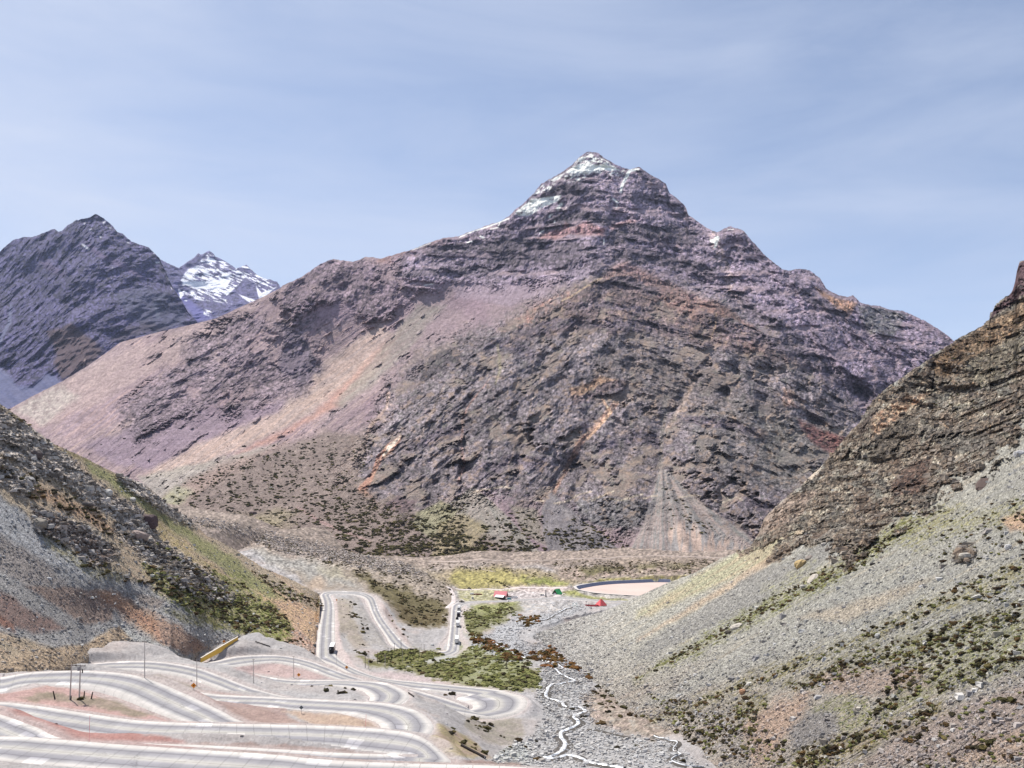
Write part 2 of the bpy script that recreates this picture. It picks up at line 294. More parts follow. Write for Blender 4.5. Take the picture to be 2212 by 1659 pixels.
BSL = [(-200,1470)]+q(1, (0,400),(150,378),(300,374),(450,368),(560,345),(640,312),(800,208),(930,132),(1050,126),(1190,140),(1340,212),(1500,258),(1610,290),(1700,225),(1850,150),(1920,118))+q(2, (60,100),(150,58),(250,180),(330,195),(400,205),(500,222),(600,255),(640,255),(655,200),(668,100))+q(3, (408,600),(432,450),(440,300))+[(696,1345)]
pl = lambda x, y: 1.0/max(1e-4, ((y-YH)+0.65*(x-CX))*1.185/271500*1.0)
CTR = [(x, y, pl(x, y)) for x, y in [(2212,1659),(2212,1350),(2212,1000),(1900,1659),(1900,1400),(1700,1500),(2000,1200),(1600,1600),(1450,1560),(1400,1450),(2400,1700),(2400,1200),(1550,1400),(1750,1300)]]
CTR += [(1150,1374,579),(1180,1400,530),(1215,1420,495),(1250,1450,444),(1300,1490,388),(1330,1520,350),(1200,1352,633),(1248,1335,678),(1303,1321,715),(1340,1305,720),(1386,1285,715),(1434,1262,700),(1560,1205,680),(1632,1170,665),(1760,1040,640),(1860,910,640),(1950,810,665),(2040,735,700),(2130,690,735),(2200,570,790),(2400,530,800),(1660,1150,620),(1900,1000,560),(2050,900,560),(1500,1290,560),(2130,800,610)]
CTL = [(x, y, d) for x, y, d in [(-200,820,400),(0,873,430),(185,990,455),(338,1068,500),(445,1157,560),(570,1229,610),(675,1282,640),(-200,1470,225),(0,1455,232),(120,1448,262),(214,1406,318),(317,1385,338),(400,1418,345),(430,1427,366),(548,1366,414),(614,1406,394),(667,1417,399),(684,1377,478),(690,1340,550),(692,1300,640),
    (0,1250,305),(0,1100,350),(200,1250,360),(200,1120,405),(400,1250,410),(350,1150,465),(500,1300,450),(600,1300,515),(100,1380,290),(300,1340,364)]]
FITR = tps_fit([(a/1000, b/1000) for a, b, d in CTR], [1000.0/d for a, b, d in CTR]); FITL = tps_fit([(a/1000, b/1000) for a, b, d in CTL], [1000.0/d for a, b, d in CTL])
# ------------------------------------------------------------------ ground: heights measured around the road and along the valley
GP = []
for k, pts in {
 1: [(1900,350,77),(1700,320,77.4),(2100,450,79),(1180,420,74.5),(1600,490,74),(1250,400,74.8),(570,600,58.2),(640,600,58.4),(430,600,58),(1000,650,60),(800,620,59),(300,620,57.5),(0,600,57),(1400,740,60.5),(100,650,53.5),(400,740,53),(700,850,52.3),(1200,900,50.5),(1700,960,49),(100,690,52.6),
     (0,395,62),(250,370,64),(450,362,66),(800,205,70.5),(640,305,69.5),(1050,130,72),(1190,150,73),(1340,220,74.5),(1500,262,76),(1640,298,86),(1750,275,86.2),(1850,252,86),(1900,130,84.5),(2100,70,85.5),(1250,250,74.5),(2050,470,80),(2200,560,73),(1700,530,71.5)],
 2: [(300,420,81),(480,425,83.5),(500,470,82.5),(700,560,80),(900,600,79.5),(150,470,78.5),(1000,570,81),(1500,560,85),(1600,600,87),(1720,628,88.6),(1850,680,90),(1450,620,83),(1600,700,80),(1500,640,80),(1750,680,84),(1800,800,80),(1900,760,90),(2000,800,92),(1700,800,74),(1650,900,66),
     (1760,1070,56),(1900,980,76),(2030,1085,78),(2100,950,90),(2212,880,94),(2000,1100,80),(600,240,90.5),(300,190,87),(150,70,86),(400,205,87.5),(650,210,92.5),(300,380,88),(520,400,88),(900,230,98),(1000,280,98.5),(1060,340,97.5),(1220,350,98.5),(1400,400,98.5),(1600,430,99),(1800,460,99.5),(2000,490,100),(2212,525,100),
     (860,120,100),(1000,200,100),(1150,210,102),(1200,300,101),(1400,250,105),(1500,300,105),(1700,350,104.5),(1900,300,106.5),(2100,300,107),(2000,400,104),(2000,620,94.8),(1900,600,95)],
 3: [(640,300,103.5),(800,340,105.5),(620,480,101),(700,560,102),(850,500,106),(900,640,107),(1000,760,108.5),(1200,800,109.3),(1400,812,110.8),(1060,700,109.5),(1300,730,113.5),(1230,640,112.5),(1120,520,111),(1060,400,109),(1020,320,106),(1600,720,117),(1450,700,116.5),(1600,560,119),(1550,800,115),(1500,660,117.5),
     (1830,500,120.5),(1830,700,118),(1880,760,117.5),(1800,820,116),(2000,620,120),(1640,360,123)],
 4: [(740,500,124),(1200,430,126),(1150,560,121.5),(1000,640,119.5),(400,740,117),(700,860,113),(1300,470,124),(500,640,119),(300,330,126),(600,330,127.5),(1000,330,127.5),(1200,320,127.5),(250,260,127),(500,230,127),(800,250,127.5),(1300,250,127.5),(300,100,126.5),(700,130,126.5),(1100,200,127),
     (1400,200,126.5),(1800,130,124),(2100,80,122),(1500,100,122),(1000,50,122),(500,20,121),(1600,330,127.5),(1900,360,127.5),(1400,440,126.5),(1700,470,126),(900,800,113.5),(1300,760,116)],
 5: [(740,200,107),(380,90,112),(800,280,105),(700,430,102),(900,540,98.5),(780,780,94),(650,930,90),(350,850,88.5),(200,880,86),(560,460,99),(620,560,97.5),(400,640,93.5),(500,600,95),(300,720,92),(600,700,95),(980,700,96),(1300,850,91),(1700,930,88.5),(1650,780,94),(1300,950,87.5),(1000,980,87),(950,330,106),(1200,500,103),
     (1400,600,101),(1700,640,99.5),(1480,760,95.5),(960,180,110),(300,980,83),(200,640,92.5)],
 'g': [(300,930,78),(500,975,88),(689*0+800,1025,99),(1000,1075,104),(1200,1145,107),(1400,1185,108.5),(1600,1205,111),(1800,1265,114),(1950,1345,118),(2060,1390,122),(1950,1500,121),(1800,1500,117),(1700,1600,115),(1550,1400,111),(1300,1350,108),(1100,1330,106),(900,1200,100),(700,1130,92),(1050,1390,105.5)],
}.items():
    for a in pts: GP.append(wH(k, *a))
# valley behind the moraine, and ground buried under the two hillsides
for x, D, h in [(-260,1250,128),(-150,1150,127),(0,1200,126.5),(150,1250,127),(300,1300,128),(450,1350,128),(-400,1250,128),(-100,1000,128),(-40,1050,127),(60,1060,127),(150,1100,127.5),(-330,900,100),(-430,700,80),(-300,480,62),(-240,400,62),(-220,330,60),
                (-180,260,57),(-200,600,72),(-300,600,70),(200,300,100),(230,500,118),(250,700,124),(300,900,127),(420,1050,128),(120,200,92),(180,160,90),(60,150,84),(110,130,80),(30,160,80),(45,120,70),(-170,170,46),(-160,120,40),(60,95,60),(0,95,38),(-100,95,34),(-60,100,40),(-150,200,55),(24,128,66),(16,135,62),(14,165,72),(30,200,86)]:
    GP.append((x, D, -h))
for fit_, base_, x0_, x1_ in ((FITR, BSR, 1155, 1600), (FITL, BSL, -60, 686)):
    for x_ in np.arange(x0_, x1_, 14.0):
        y_ = interp(base_, x_); d_ = float(1000/tps_eval(fit_, np.array([x_/1000]), np.array([y_/1000]))[0]); GP.append(((x_-CX)/F*d_, d_, (YH-y_)/F*d_))
ctr = list(zip(RC[::9, 0], RC[::9, 1], -RH[::9]))
allp = GP+ctr
fitg = tps_fit([(a[0]/100, math.log(a[1]/100)*3) for a in allp], [a[2] for a in allp], reg=2e-3)
GX = np.linspace(-330, 2540, 960); GD = np.exp(np.linspace(math.log(92), math.log(1450), 790))
gXX, gDD = np.meshgrid(GX, GD); gwx = (gXX-CX)/F*gDD
gz = tps_eval(fitg, gwx/100, np.log(gDD/100)*3)
gz = np.clip(gz, -150, -25)
# nearest piece of road for each place
n = len(RC); best = np.full(gwx.shape, 1e9); zr = np.zeros(gwx.shape); hw = np.zeros(gwx.shape)
for i in range(n-1):
    ax, ay = RC[i]; bx, by = RC[i+1]; m0 = 34
    r0, r1 = np.searchsorted(GD, [min(ay, by)-m0, max(ay, by)+m0]); 
    if r1 <= r0: continue
    xs_ = gwx[r0:r1]; ys_ = gDD[r0:r1]; sel = (xs_ > min(ax, bx)-m0) & (xs_ < max(ax, bx)+m0)
    if not sel.any(): continue
    xq, yq = xs_[sel], ys_[sel]; ex, ey = bx-ax, by-ay; L = ex*ex+ey*ey+1e-9
    t = np.clip(((xq-ax)*ex+(yq-ay)*ey)/L, 0, 1); d = np.hypot(xq-ax-t*ex, yq-ay-t*ey); w = RW[i]+(RW[i+1]-RW[i])*t
    dd = d-w; bsub = best[r0:r1][sel]; up = dd < bsub
    zz = -(RH[i]+(RH[i+1]-RH[i])*t)
    b_ = best[r0:r1]; z_ = zr[r0:r1]; h_ = hw[r0:r1]
    tmp = b_[sel]; tmp[up] = dd[up]; b_[sel] = tmp; tmp = z_[sel]; tmp[up] = zz[up]; z_[sel] = tmp
best_raw = best.copy()
rough = fbm(gwx/9, gDD/9, 0, 5, 3, 0.6)*0.9+fbm(gwx/40, gDD/40, 0, 3, 8)*1.6
far = sm(2, 9, best)
gz = gz+rough*far*np.clip(gDD/300, 0.6, 1.6)
wgt = 1-sm(1.2, 6.5, best)
gz = np.where(best < 60, gz*(1-wgt)+(zr-0.14-0.35*sm(-1, 0.2, best)*0)*wgt, gz)
gz = np.where(best < 0.3, np.minimum(gz, zr-0.22-0.0006*gDD), gz)
def zg(x, D):
    """height of the ground under a place"""
    gx = CX+x/D*F; i = (gx-GX[0])/(GX[1]-GX[0]); j = np.log(D/GD[0])/(math.log(GD[1]/GD[0]))
    i = np.clip(i, 0, len(GX)-1.001); j = np.clip(j, 0, len(GD)-1.001); i0 = np.floor(i).astype(int); j0 = np.floor(j).astype(int); u = i-i0; v = j-j0
    return gz[j0, i0]*(1-u)*(1-v)+gz[j0, i0+1]*u*(1-v)+gz[j0+1, i0]*(1-u)*v+gz[j0+1, i0+1]*u*v
def G(k, x, y):
    """the place on the ground seen at a measured position"""
    gx, gy = q(k, x, y); D = GD[0]*1.0
    Ds = np.exp(np.linspace(math.log(95), math.log(1400), 3000)); xs_ = (gx-CX)/F*Ds; zs = zg(xs_, Ds); py = YH-zs/Ds*F
    hit = np.where(py <= gy)[0]; i = hit[0] if len(hit) else len(Ds)-1
    D = Ds[i]; return Vector(((gx-CX)/F*D, D, float(zg(np.array([xs_[i]]), np.array([D]))[0])))
def Gs(k, x, y):
    g = G(k, x, y)
    if g[1] < 200: g = Vector(wH(k, x, y, 89))
    return g
# the pale drained pond
POND = [wH(4, x, y, 126.5) for x, y in [(1376,264),(1400,288),(1450,300),(1560,320),(1700,333),(1900,345),(2060,352),(2400,352),(2600,300),(2600,215),(2212,194),(1950,200),(1700,212),(1560,226),(1450,244),(1400,254)]]
pin = polysd(gwx, gDD, [(p[0], p[1]) for p in POND])
gz = np.where(pin > -4, gz*(1-sm(-4, -1, pin))+(-126.6)*sm(-4, -1, pin), gz); gz = np.where(pin > 0, np.minimum(gz, -126.8-3.6*sm(-1, 3.5, pin)), gz)
gz0 = gz.copy()
CRR_ = [(1150,1372),(1248,1335),(1340,1305),(1434,1262),(1632,1170),(1900,870),(2200,600),(2400,530)]; CRL_ = [(-200,815),(0,873),(185,990),(338,1068),(445,1157),(570,1229),(675,1282),(690,1284)]
# the ground dips where a hillside covers it
def dip(base, crest, dc, x0, x1, amt):
    global gz
    py = YH-gz/gDD*F
    for c in range(len(GX)):
        x = GX[c]
        if x < x0 or x > x1: continue
        yb = interp(base, x); h = np.where(py[:, c] <= yb)[0]
        if not len(h): continue
        d0 = GD[h[0]]; d1 = max(d0*1.05, float(np.interp(x, [a[0] for a in dc], [a[1] for a in dc]))); s = np.clip((GD-d0*1.035)/(d1-d0), 0, 1)
        gz[:, c] -= amt*np.clip((yb-float(interp(crest, x)))/110, 0.02, 1)*np.sin(np.pi*s)**0.6*np.minimum(1, s*40)*(0.4+0.6*min(1, (d1-d0)/200))
dip(BSR, CRR_,  [(1150,580),(1200,633),(1248,678),(1303,715),(1420,700),(1630,660),(1860,640),(2212,790),(2400,800)], 1156, 2400, 14)
dip(BSL, CRL_,  [(-200,420),(0,430),(185,455),(338,500),(445,560),(570,610),(690,640)], -200, 690, 12)
# ------------------------------------------------------------------ ground tones
gY = YH-gz/gDD*F
gp = Paint(gXX, gY, (190, 183, 180), seed=700)
fx, fd = gwx.ravel(), gDD.ravel()
w1 = fbm(fx/30, fd/30, 0, 5, 31, 0.6); w2 = fbm(fx/6, fd/6, 0, 5, 33, 0.7); w3 = fbm(fx/2.2, fd/2.2, 0, 4, 37, 0.8)
gp.f = w2; gp.blend(sm(-0.2, 0.4, w1), (186, 184, 184)); gp.blend(sm(0.05, 0.6, -w1)*0.7, (196, 176, 168))
D_ = gp
def RG_(poly, c1, c2=None, soft=6, warp=14, nz=None, a=1.0, n2=None, na=0): return D_.region(poly, c1, c2, soft*1.6, warp*1.7, nz, a, w2*0.6+w3*0.4 if n2 is None else n2, (na or 5))
R1 = lambda k, *p: q(k, *p)
# red and pink dirt of the road benches
RG_(R1(1, (0,640),(200,690),(700,770),(1300,900),(1700,990),(1400,1010),(600,960),(0,740)), (196,152,144), (172,128,120), 3, 6, w2)
RG_(R1(1, (0,540),(400,490),(700,500),(1200,670),(1640,790),(1000,770),(400,690),(0,640)), (206,172,166), (190,160,150), 3, 6, w2)
RG_(R1(1, (150,580),(400,545),(800,590),(1150,680),(1300,760),(900,700),(500,620),(250,620)), (178,160,146), (150,138,120), 3, 10, w2)
RG_(R1(1, (1250,430),(1600,520),(1900,560),(2212,610),(2212,800),(2030,800),(1500,560)), (186,166,160), (172,150,144), 3, 6, w2)
RG_(R1(2, (0,650),(250,680),(600,800),(0,800)), (186,162,152), (170,146,138), 3, 6, w2)
RG_(R1(2, (380,700),(700,715),(1100,745),(1170,790),(1180,830),(640,810),(500,740)), (212,188,166), (190,166,150), 3, 6, w2)
RG_(R1(1, (2212,960),(1500,950),(1800,1040),(2212,1045)), (186,160,150), (160,140,130), 2, 5, w2)
RG_(R1(2, (0,960),(700,990),(1400,1080),(1700,1085),(2212,1110),(2212,1150),(1000,1100),(0,1045)), (182,158,150), (158,138,130), 2, 5, w2)
RG_(R1(2, (0,340),(300,310),(520,330),(820,440),(400,440),(200,420)), (204,180,176), (188,168,164), 3, 6, w2)
RG_(R1(1, (1000,380),(1300,400),(1640,520),(1500,540),(1200,440)), (180,170,164), (160,150,140), 2, 5, w2)
RG_(R1(2, (1640,800),(1900,900),(2080,1080),(1730,1070),(1560,900)), (190,168,150), (172,160,120), 3, 8, w2)
RG_(R1(2, (1450,640),(1750,640),(1900,760),(1950,860),(1700,800),(1600,720)), (186,182,182), (172,168,166), 3, 8, w2)
RG_(R1(2, (1900,700),(2212,760),(2212,960),(2050,940),(1850,800)), (178,168,160), (160,154,140), 3, 10, w2)
RG_(R1(2, (1000,400),(1250,380),(1600,440),(2100,500),(2212,520),(2212,540),(1500,460)), (206,190,188), None, 3, 6)
RG_(R1(5, (0,330),(450,380),(740,490),(560,560),(300,600),(470,480),(380,420)), (196,192,192), None, 2, 4)
# island of the long loop above the bus, and the slope beside it
RG_(R1(3, (600,285),(800,290),(900,500),(1100,760),(900,740),(640,700),(590,500)), (186,182,180), (176,170,164), 3, 8, w2)
RG_(R1(3, (600,290),(720,320),(780,560),(900,760),(760,760),(640,640),(600,450)), (184,168,156), (168,158,138), 4, 10, w2, a=0.7)
RG_(R1(3, (580,300),(600,300),(625,560),(640,760),(780,960),(900,1050),(760,1010),(590,830)), (214,196,192), None, 2, 5)
RG_(R1(3, (1020,330),(1120,500),(1300,740),(1260,740),(1080,520),(990,360)), (200,184,178), None, 2, 5)
# moraine
RG_(R1('g', (230,880),(500,930),(1000,1030),(1500,1130),(1800,1190),(2060,1350),(2090,1480),(2060,1620),(1700,1640),(1560,1420),(1100,1400),(700,1130)), (178,166,154), (158,144,128), 5, 14, w2)
RG_(R1('g', (230,905),(600,970),(1100,1090),(1500,1200),(1500,1240),(1000,1180),(500,1010)), (196,180,170), (170,154,140), 4, 12, w2)
RG_(R1('g', (600,1080),(900,1150),(1200,1230),(1400,1330),(1450,1400),(1100,1330),(800,1230)), (180,178,174), (168,166,160), 8, 16, w2, a=0.8)
RG_(R1('g', (1050,1400),(1150,1300),(1200,1330),(1160,1430)), (194,174,154), (182,162,144), 6, 12, w2, a=0.8)
RG_(R1('g', (1150,1260),(1290,1250),(1380,1320),(1240,1310)), (180,170,142), None, 8, 14, a=0.6)
RG_(R1('g', (1400,1290),(1700,1380),(2000,1480),(2060,1560),(2050,1640),(1800,1620),(1600,1450)), (132,122,92), (104,96,66), 5, 16, w2, n2=w2, na=12)
RG_(R1(3, (1150,330),(1400,420),(1640,470),(1650,540),(1400,560),(1280,540),(1150,420)), (128,116,86), (96,84,58), 5, 14, w2, n2=w2, na=14)
RG_(R1(3, (1350,640),(1560,580),(1660,570),(1640,700),(1600,790),(1450,790),(1320,760)), (190,186,186), (178,174,172), 3, 8, w2)
# scrub and wet meadow between the loop and the stream
gr = w2*0.8+w3*0.5
for pol in [R1(3, (960,830),(1080,790),(1300,775),(1640,800),(1700,830),(1400,900),(1150,960),(980,900)), R1(3, (1150,960),(1400,900),(1700,880),(2100,900),(2212,960),(2212,1150),(1800,1110),(1500,1060),(1300,1000)), R1(3, (780,860),(960,890),(1060,960),(900,940))]:
    D_.region(pol, (150,148,104), (112,108,66), 6, 14, w2, n2=gr, na=16)
RG_(R1(3, (1500,860),(1750,800),(1880,760),(1920,790),(1700,880),(1400,940),(1150,960)), (196,196,192), None, 2, 8, a=0.8)
RG_(R1(5, (0,0),(330,60),(500,130),(420,330),(250,350),(0,330)), (164,164,132), (140,142,100), 8, 16, w2, n2=gr, na=16)
RG_(R1(4, (330,480),(700,400),(900,440),(760,520),(560,620),(400,760),(330,640)), (150,150,112), (122,120,80), 7, 16, w2, n2=gr, na=16)
RG_(R1(4, (380,440),(640,415),(830,410),(700,500),(450,520)), (178,178,130), (156,160,104), 4, 8, w2, n2=gr, na=8)
# stony bed of the stream
RG_(R1(4, (500,740),(620,620),(900,560),(1250,430),(1480,440),(1400,520),(1000,640),(850,760),(1000,900),(700,990),(400,800)), (200,200,202), (182,182,184), 6, 14, w2)
RG_(R1(4, (850,420),(1300,420),(1500,450),(1200,470),(900,520)), (196,198,202), (206,196,186), 4, 10, w2)
RG_(R1(5, (560,180),(900,200),(1000,400),(1000,600),(1300,760),(1600,760),(1900,999),(1500,999),(600,1000),(250,930),(250,860),(480,760),(600,620),(560,400)), (198,196,196), (170,168,166), 6, 14, w2)
RG_(R1(5, (200,930),(260,850),(480,790),(500,960),(350,960)), (206,208,204), (180,182,176), 4, 8, w2)
RG_(R1(5, (900,420),(1100,340),(1500,480),(1800,600),(1750,720),(1400,760),(1000,640)), (188,170,160), (160,148,132), 6, 14, w2, n2=gr, na=10)
for k, x, y, rr in [(4,930,600,16),(4,850,880,15),(4,1160,870,20),(4,1080,700,12),(4,560,760,18),(4,620,840,20),(4,1050,950,12),(5,570,130,9),(5,650,165,10),(5,1030,290,9),(4,1080,845,12),(4,1350,860,12),(4,1000,800,12)]:
    cx_, cy_ = q(k, x, y); dd = np.hypot((D_.x+D_.wx*6-cx_), (D_.y-cy_)*1.8); D_.blend(sm(rr*0.36, rr*0.1, dd+w2*3)*0.9, (150,112,76), (104,92,52), w2)
# the meadow and lots around the huts
RG_(R1(4, (0,120),(200,90),(600,60),(1000,110),(1400,160),(1500,230),(1300,260),(900,300),(600,300),(250,290),(150,230)), (176,162,140), (160,146,120), 4, 10, w2)
RG_(R1(4, (230,90),(400,70),(700,110),(900,170),(1180,200),(1290,235),(1270,262),(900,245),(640,280),(300,285),(210,240)), (186,176,118), (160,150,98), 5, 12, w2+w3, n2=gr, na=16)
RG_(R1(4, (850,190),(1100,190),(1290,225),(1240,255),(1000,240)), (142,152,84), None, 4, 8, a=0.7)
RG_(R1(4, (250,300),(650,290),(900,300),(620,380),(330,400),(280,380)), (180,176,126), (196,190,170), 3, 8, w2, n2=gr, na=6)
RG_(R1(4, (720,310),(900,290),(1250,290),(1290,320),(1180,360),(1000,372),(740,385)), (212,202,200), (196,188,186), 3, 6, w2)
RG_(R1(4, (700,262),(1000,250),(1300,255),(1380,300),(1200,320),(850,300)), (206,190,184), None, 3, 6)
RG_(R1(4, (1240,320),(1420,310),(1700,360),(1950,400),(1700,400),(1440,370),(1250,355)), (170,168,112), (146,148,92), 3, 8, w2, n2=gr, na=6)
RG_(R1(4, (1450,225),(1600,190),(2000,160),(2212,155),(2212,195),(1700,212)), (188,180,110), (170,162,104), 2, 5, w2)
RG_(R1(4, (1150,110),(1500,60),(1900,60),(2212,60),(2212,155),(1600,185),(1400,225),(1250,180)), (186,164,154), (150,140,124), 4, 10, w2, n2=gr, na=6)
RG_(R1(4, (1400,95),(1800,10),(2212,10),(2212,90),(1900,90),(1500,140)), (128,122,92), (104,98,66), 4, 10, w2, n2=gr, na=10)
RG_(R1(4, (1370,290),(1700,340),(2000,360),(2100,380),(1700,380),(1450,340),(1350,300)), (190,184,178), None, 2, 4)
RG_(R1(4, (330,420),(300,640),(340,700),(370,700),(330,600),(350,450)), (212,200,196), None, 2, 4)
# trodden shoulders right beside the road
sh = sm(3.2, 0.4, best_raw.ravel()+w2*1.5)*(best_raw.ravel() > -3); D_.blend(sh*0.75, (206, 194, 190))
fr_ = sm(1000, 1120, fd); D_.blend(fr_*0.9, (178,160,150), (150,136,122), w2)
D_.c *= (1+0.10*w3+0.07*w2)[:, None]
D_.grain(np.ones(D_.n), 0.13, 0.0, 0.18)
mm_ = D_.mask(q('g', (230,880),(500,930),(1000,1030),(1500,1130),(1800,1190),(2060,1350),(2000,1440),(1500,1300),(1100,1220),(700,1100),(450,990)), 8, 10); D_.blend(mm_*sm(0.0, 0.3, w3)*0.8, (212, 200, 190)); D_.blend(mm_*sm(0.1, 0.35, -w2)*0.6, (126, 114, 100)); D_.grain(np.clip(mm_+sm(650, 900, fd), 0, 1), 0.45, 0.25, 0.35)
md_ = D_.mask(R1(5, (900,420),(1100,340),(1500,480),(1800,600),(1750,720),(1400,760),(1000,640)), 8, 20); D_.grain(md_, 0.4, 0.3, 0.4); D_.blend(md_*sm(0.05, 0.3, w2)*0.6, (196, 190, 184))
gcol = np.clip(lin(np.clip(D_.c, 3, 250))/KL, 0.01, 0.9)
m_ground = terrain_mat('gravel_ground', 0.5, 1.7, 0.30, 0.24)
gnd = npmesh('ground', np.stack([gwx, gDD, gz], -1).reshape(-1, 3), grid_faces(len(GD), len(GX)), m_ground, col=gcol)
tag(gnd, kind='structure')
LAY['ground'] = dict(P=np.stack([gwx, gDD, gz], -1), X=gXX, Y=gY, pt=D_, nr=len(GD), nc=len(GX))
# ------------------------------------------------------------------ road surface
def road_mat():
    m = bpy.data.materials.new('worn_concrete_road'); m.use_nodes = True; t = m.node_tree; b = t.nodes['Principled BSDF']; n = t.nodes.new; L = t.links.new
    b.inputs['Roughness'].default_value = 0.85; b.inputs['Specular IOR Level'].default_value = 0.2
    uv = n('ShaderNodeUVMap'); uv.uv_map = 'UVMap'; s = n('ShaderNodeSeparateXYZ'); L(uv.outputs[0], s.inputs[0])
    def M(op, a, bb=None, c=None, clamp=False):
        x = n('ShaderNodeMath'); x.operation = op; x.use_clamp = clamp
        for i, v in enumerate((a, bb, c)):
            if v is None: continue
            if isinstance(v, (int, float)): x.inputs[i].default_value = v
            else: L(v, x.inputs[i])
        return x.outputs[0]
    U, V = s.outputs['X'], s.outputs['Y']
    co = n('ShaderNodeTexCoord'); nz = n('ShaderNodeTexNoise'); nz.inputs['Scale'].default_value = 0.12; nz.inputs['Detail'].default_value = 6; nz.inputs['Roughness'].default_value = 0.7; L(co.outputs['Object'], nz.inputs['Vector'])
    nf = n('ShaderNodeTexNoise'); nf.inputs['Scale'].default_value = 1.6; nf.inputs['Detail'].default_value = 5; L(co.outputs['Object'], nf.inputs['Vector'])
    Uw = M('ADD', U, M('MULTIPLY', M('SUBTRACT', nz.outputs['Fac'], 0.5), 0.10))
    r = n('ShaderNodeValToRGB'); e_ = r.color_ramp.elements; E = lambda p, c: (lambda k: setattr(k, 'color', tuple(lin(c)/KL)+(1,)))(r.color_ramp.elements.new(p))
    e_[0].position = 0.0; e_[0].color = tuple(lin((232,226,220))/KL)+(1,); e_[1].position = 1.0; e_[1].color = tuple(lin((232,226,220))/KL)+(1,)
    E(0.085, (232,226,220)); E(0.14, (208,205,202)); E(0.23, (160,158,163)); E(0.36, (176,174,177)); E(0.47, (208,204,197)); E(0.53, (208,204,197)); E(0.62, (172,170,174)); E(0.76, (156,154,160)); E(0.86, (200,197,196)); E(0.915, (232,226,220))
    L(Uw, r.inputs['Fac'])
    # single slabs paler or darker than their neighbours
    sv = M('FLOOR', M('DIVIDE', V, 4.0)); su = M('FLOOR', M('MULTIPLY', U, 4.0)); cb = n('ShaderNodeCombineXYZ'); L(sv, cb.inputs[0]); L(su, cb.inputs[1])
    wn = n('ShaderNodeTexWhiteNoise'); wn.noise_dimensions = '2D'; L(cb.outputs[0], wn.inputs['Vector'])
    slab = M('ADD', 0.92, M('MULTIPLY', wn.outputs['Value'], 0.13))
    wash = M('MULTIPLY', M('GREATER_THAN', wn.outputs['Value'], 0.955), 0.28); slab = M('ADD', slab, wash)
    mott = M('ADD', 0.70, M('MULTIPLY', nz.outputs['Fac'], 0.46)); mott = M('MULTIPLY', mott, M('ADD', 0.90, M('MULTIPLY', nf.outputs['Fac'], 0.2)))
    # joints and cracks
    jw = 0.13
    jt = M('LESS_THAN', M('ABSOLUTE', M('SUBTRACT', M('FRACT', M('DIVIDE', M('ADD', V, M('MULTIPLY', nf.outputs['Fac'], 0.25)), 4.0)), 0.5)), jw/8)
    jl = M('LESS_THAN', M('ABSOLUTE', M('SUBTRACT', M('FRACT', M('ADD', M('MULTIPLY', U, 4.0), M('MULTIPLY', nf.outputs['Fac'], 0.06))), 0.03)), 0.026)
    jl = M('MULTIPLY', jl, M('MULTIPLY', M('GREATER_THAN', U, 0.2), M('LESS_THAN', U, 0.8)))
    vo = n('ShaderNodeTexVoronoi'); vo.feature = 'DISTANCE_TO_EDGE'; vo.inputs['Scale'].default_value = 0.13
    wv = n('ShaderNodeVectorMath'); wv.operation = 'ADD'; sw = n('ShaderNodeVectorMath'); sw.operation = 'SCALE'; sw.inputs['Scale'].default_value = 4.0; L(nf.outputs['Color'], sw.inputs[0]); L(co.outputs['Object'], wv.inputs[0]); L(sw.outputs[0], wv.inputs[1]); L(wv.outputs[0], vo.inputs['Vector'])
    ck = M('MULTIPLY', M('LESS_THAN', vo.outputs['Distance'], 0.012), M('GREATER_THAN', nz.outputs['Fac'], 0.53))
    lines = M('MAXIMUM', M('MULTIPLY', M('MAXIMUM', jt, jl), M('GREATER_THAN', nf.outputs['Fac'], 0.30)), ck)
    dk = M('SUBTRACT', 1.0, M('MULTIPLY', lines, 0.34))
    # dark tyre and oil band, wandering
    fac = M('MULTIPLY', M('MULTIPLY', slab, mott), dk)
    v = n('ShaderNodeVectorMath'); v.operation = 'SCALE'; L(r.outputs['Color'], v.inputs[0]); L(fac, v.inputs['Scale']); L(v.outputs[0], b.inputs['Base Color'])
    bp = n('ShaderNodeBump'); bp.inputs['Distance'].default_value = 0.05; L(dk, bp.inputs['Height']); L(bp.outputs[0], b.inputs['Normal'])
    return m
NT = 11; tt = np.r_[-0.09, np.linspace(0, 1, 9), 1.09]
ragged = fbm(np.arange(len(RD))*0.23, 0.0, 0, 3, 77)*0.28
Ra = RD[:, :2]+(RD[:, :2]-RC)*(ragged[:, None]*0.1); La = RD[:, 2:4]+(RD[:, 2:4]-RC)*(ragged[::-1][:, None]*0.1)
s_ = np.r_[0, np.cumsum(np.hypot(*np.diff(RC, axis=0).T))]
V = np.zeros((len(RD), NT, 3)); UVv = np.zeros((len(RD), NT, 2))
for j, t in enumerate(tt):
    V[:, j, :2] = Ra*(1-t)+La*t; V[:, j, 2] = -RH+0.05+(0.06*math.sin(math.pi*t) if 0 <= t <= 1 else -1.3); UVv[:, j, 0] = t; UVv[:, j, 1] = s_
m_road = road_mat()
rd = npmesh('road', V.reshape(-1, 3), grid_faces(len(RD), NT)[:, ::-1], m_road, uv=UVv.reshape(-1, 2), smooth=True); tag(rd, kind='structure')
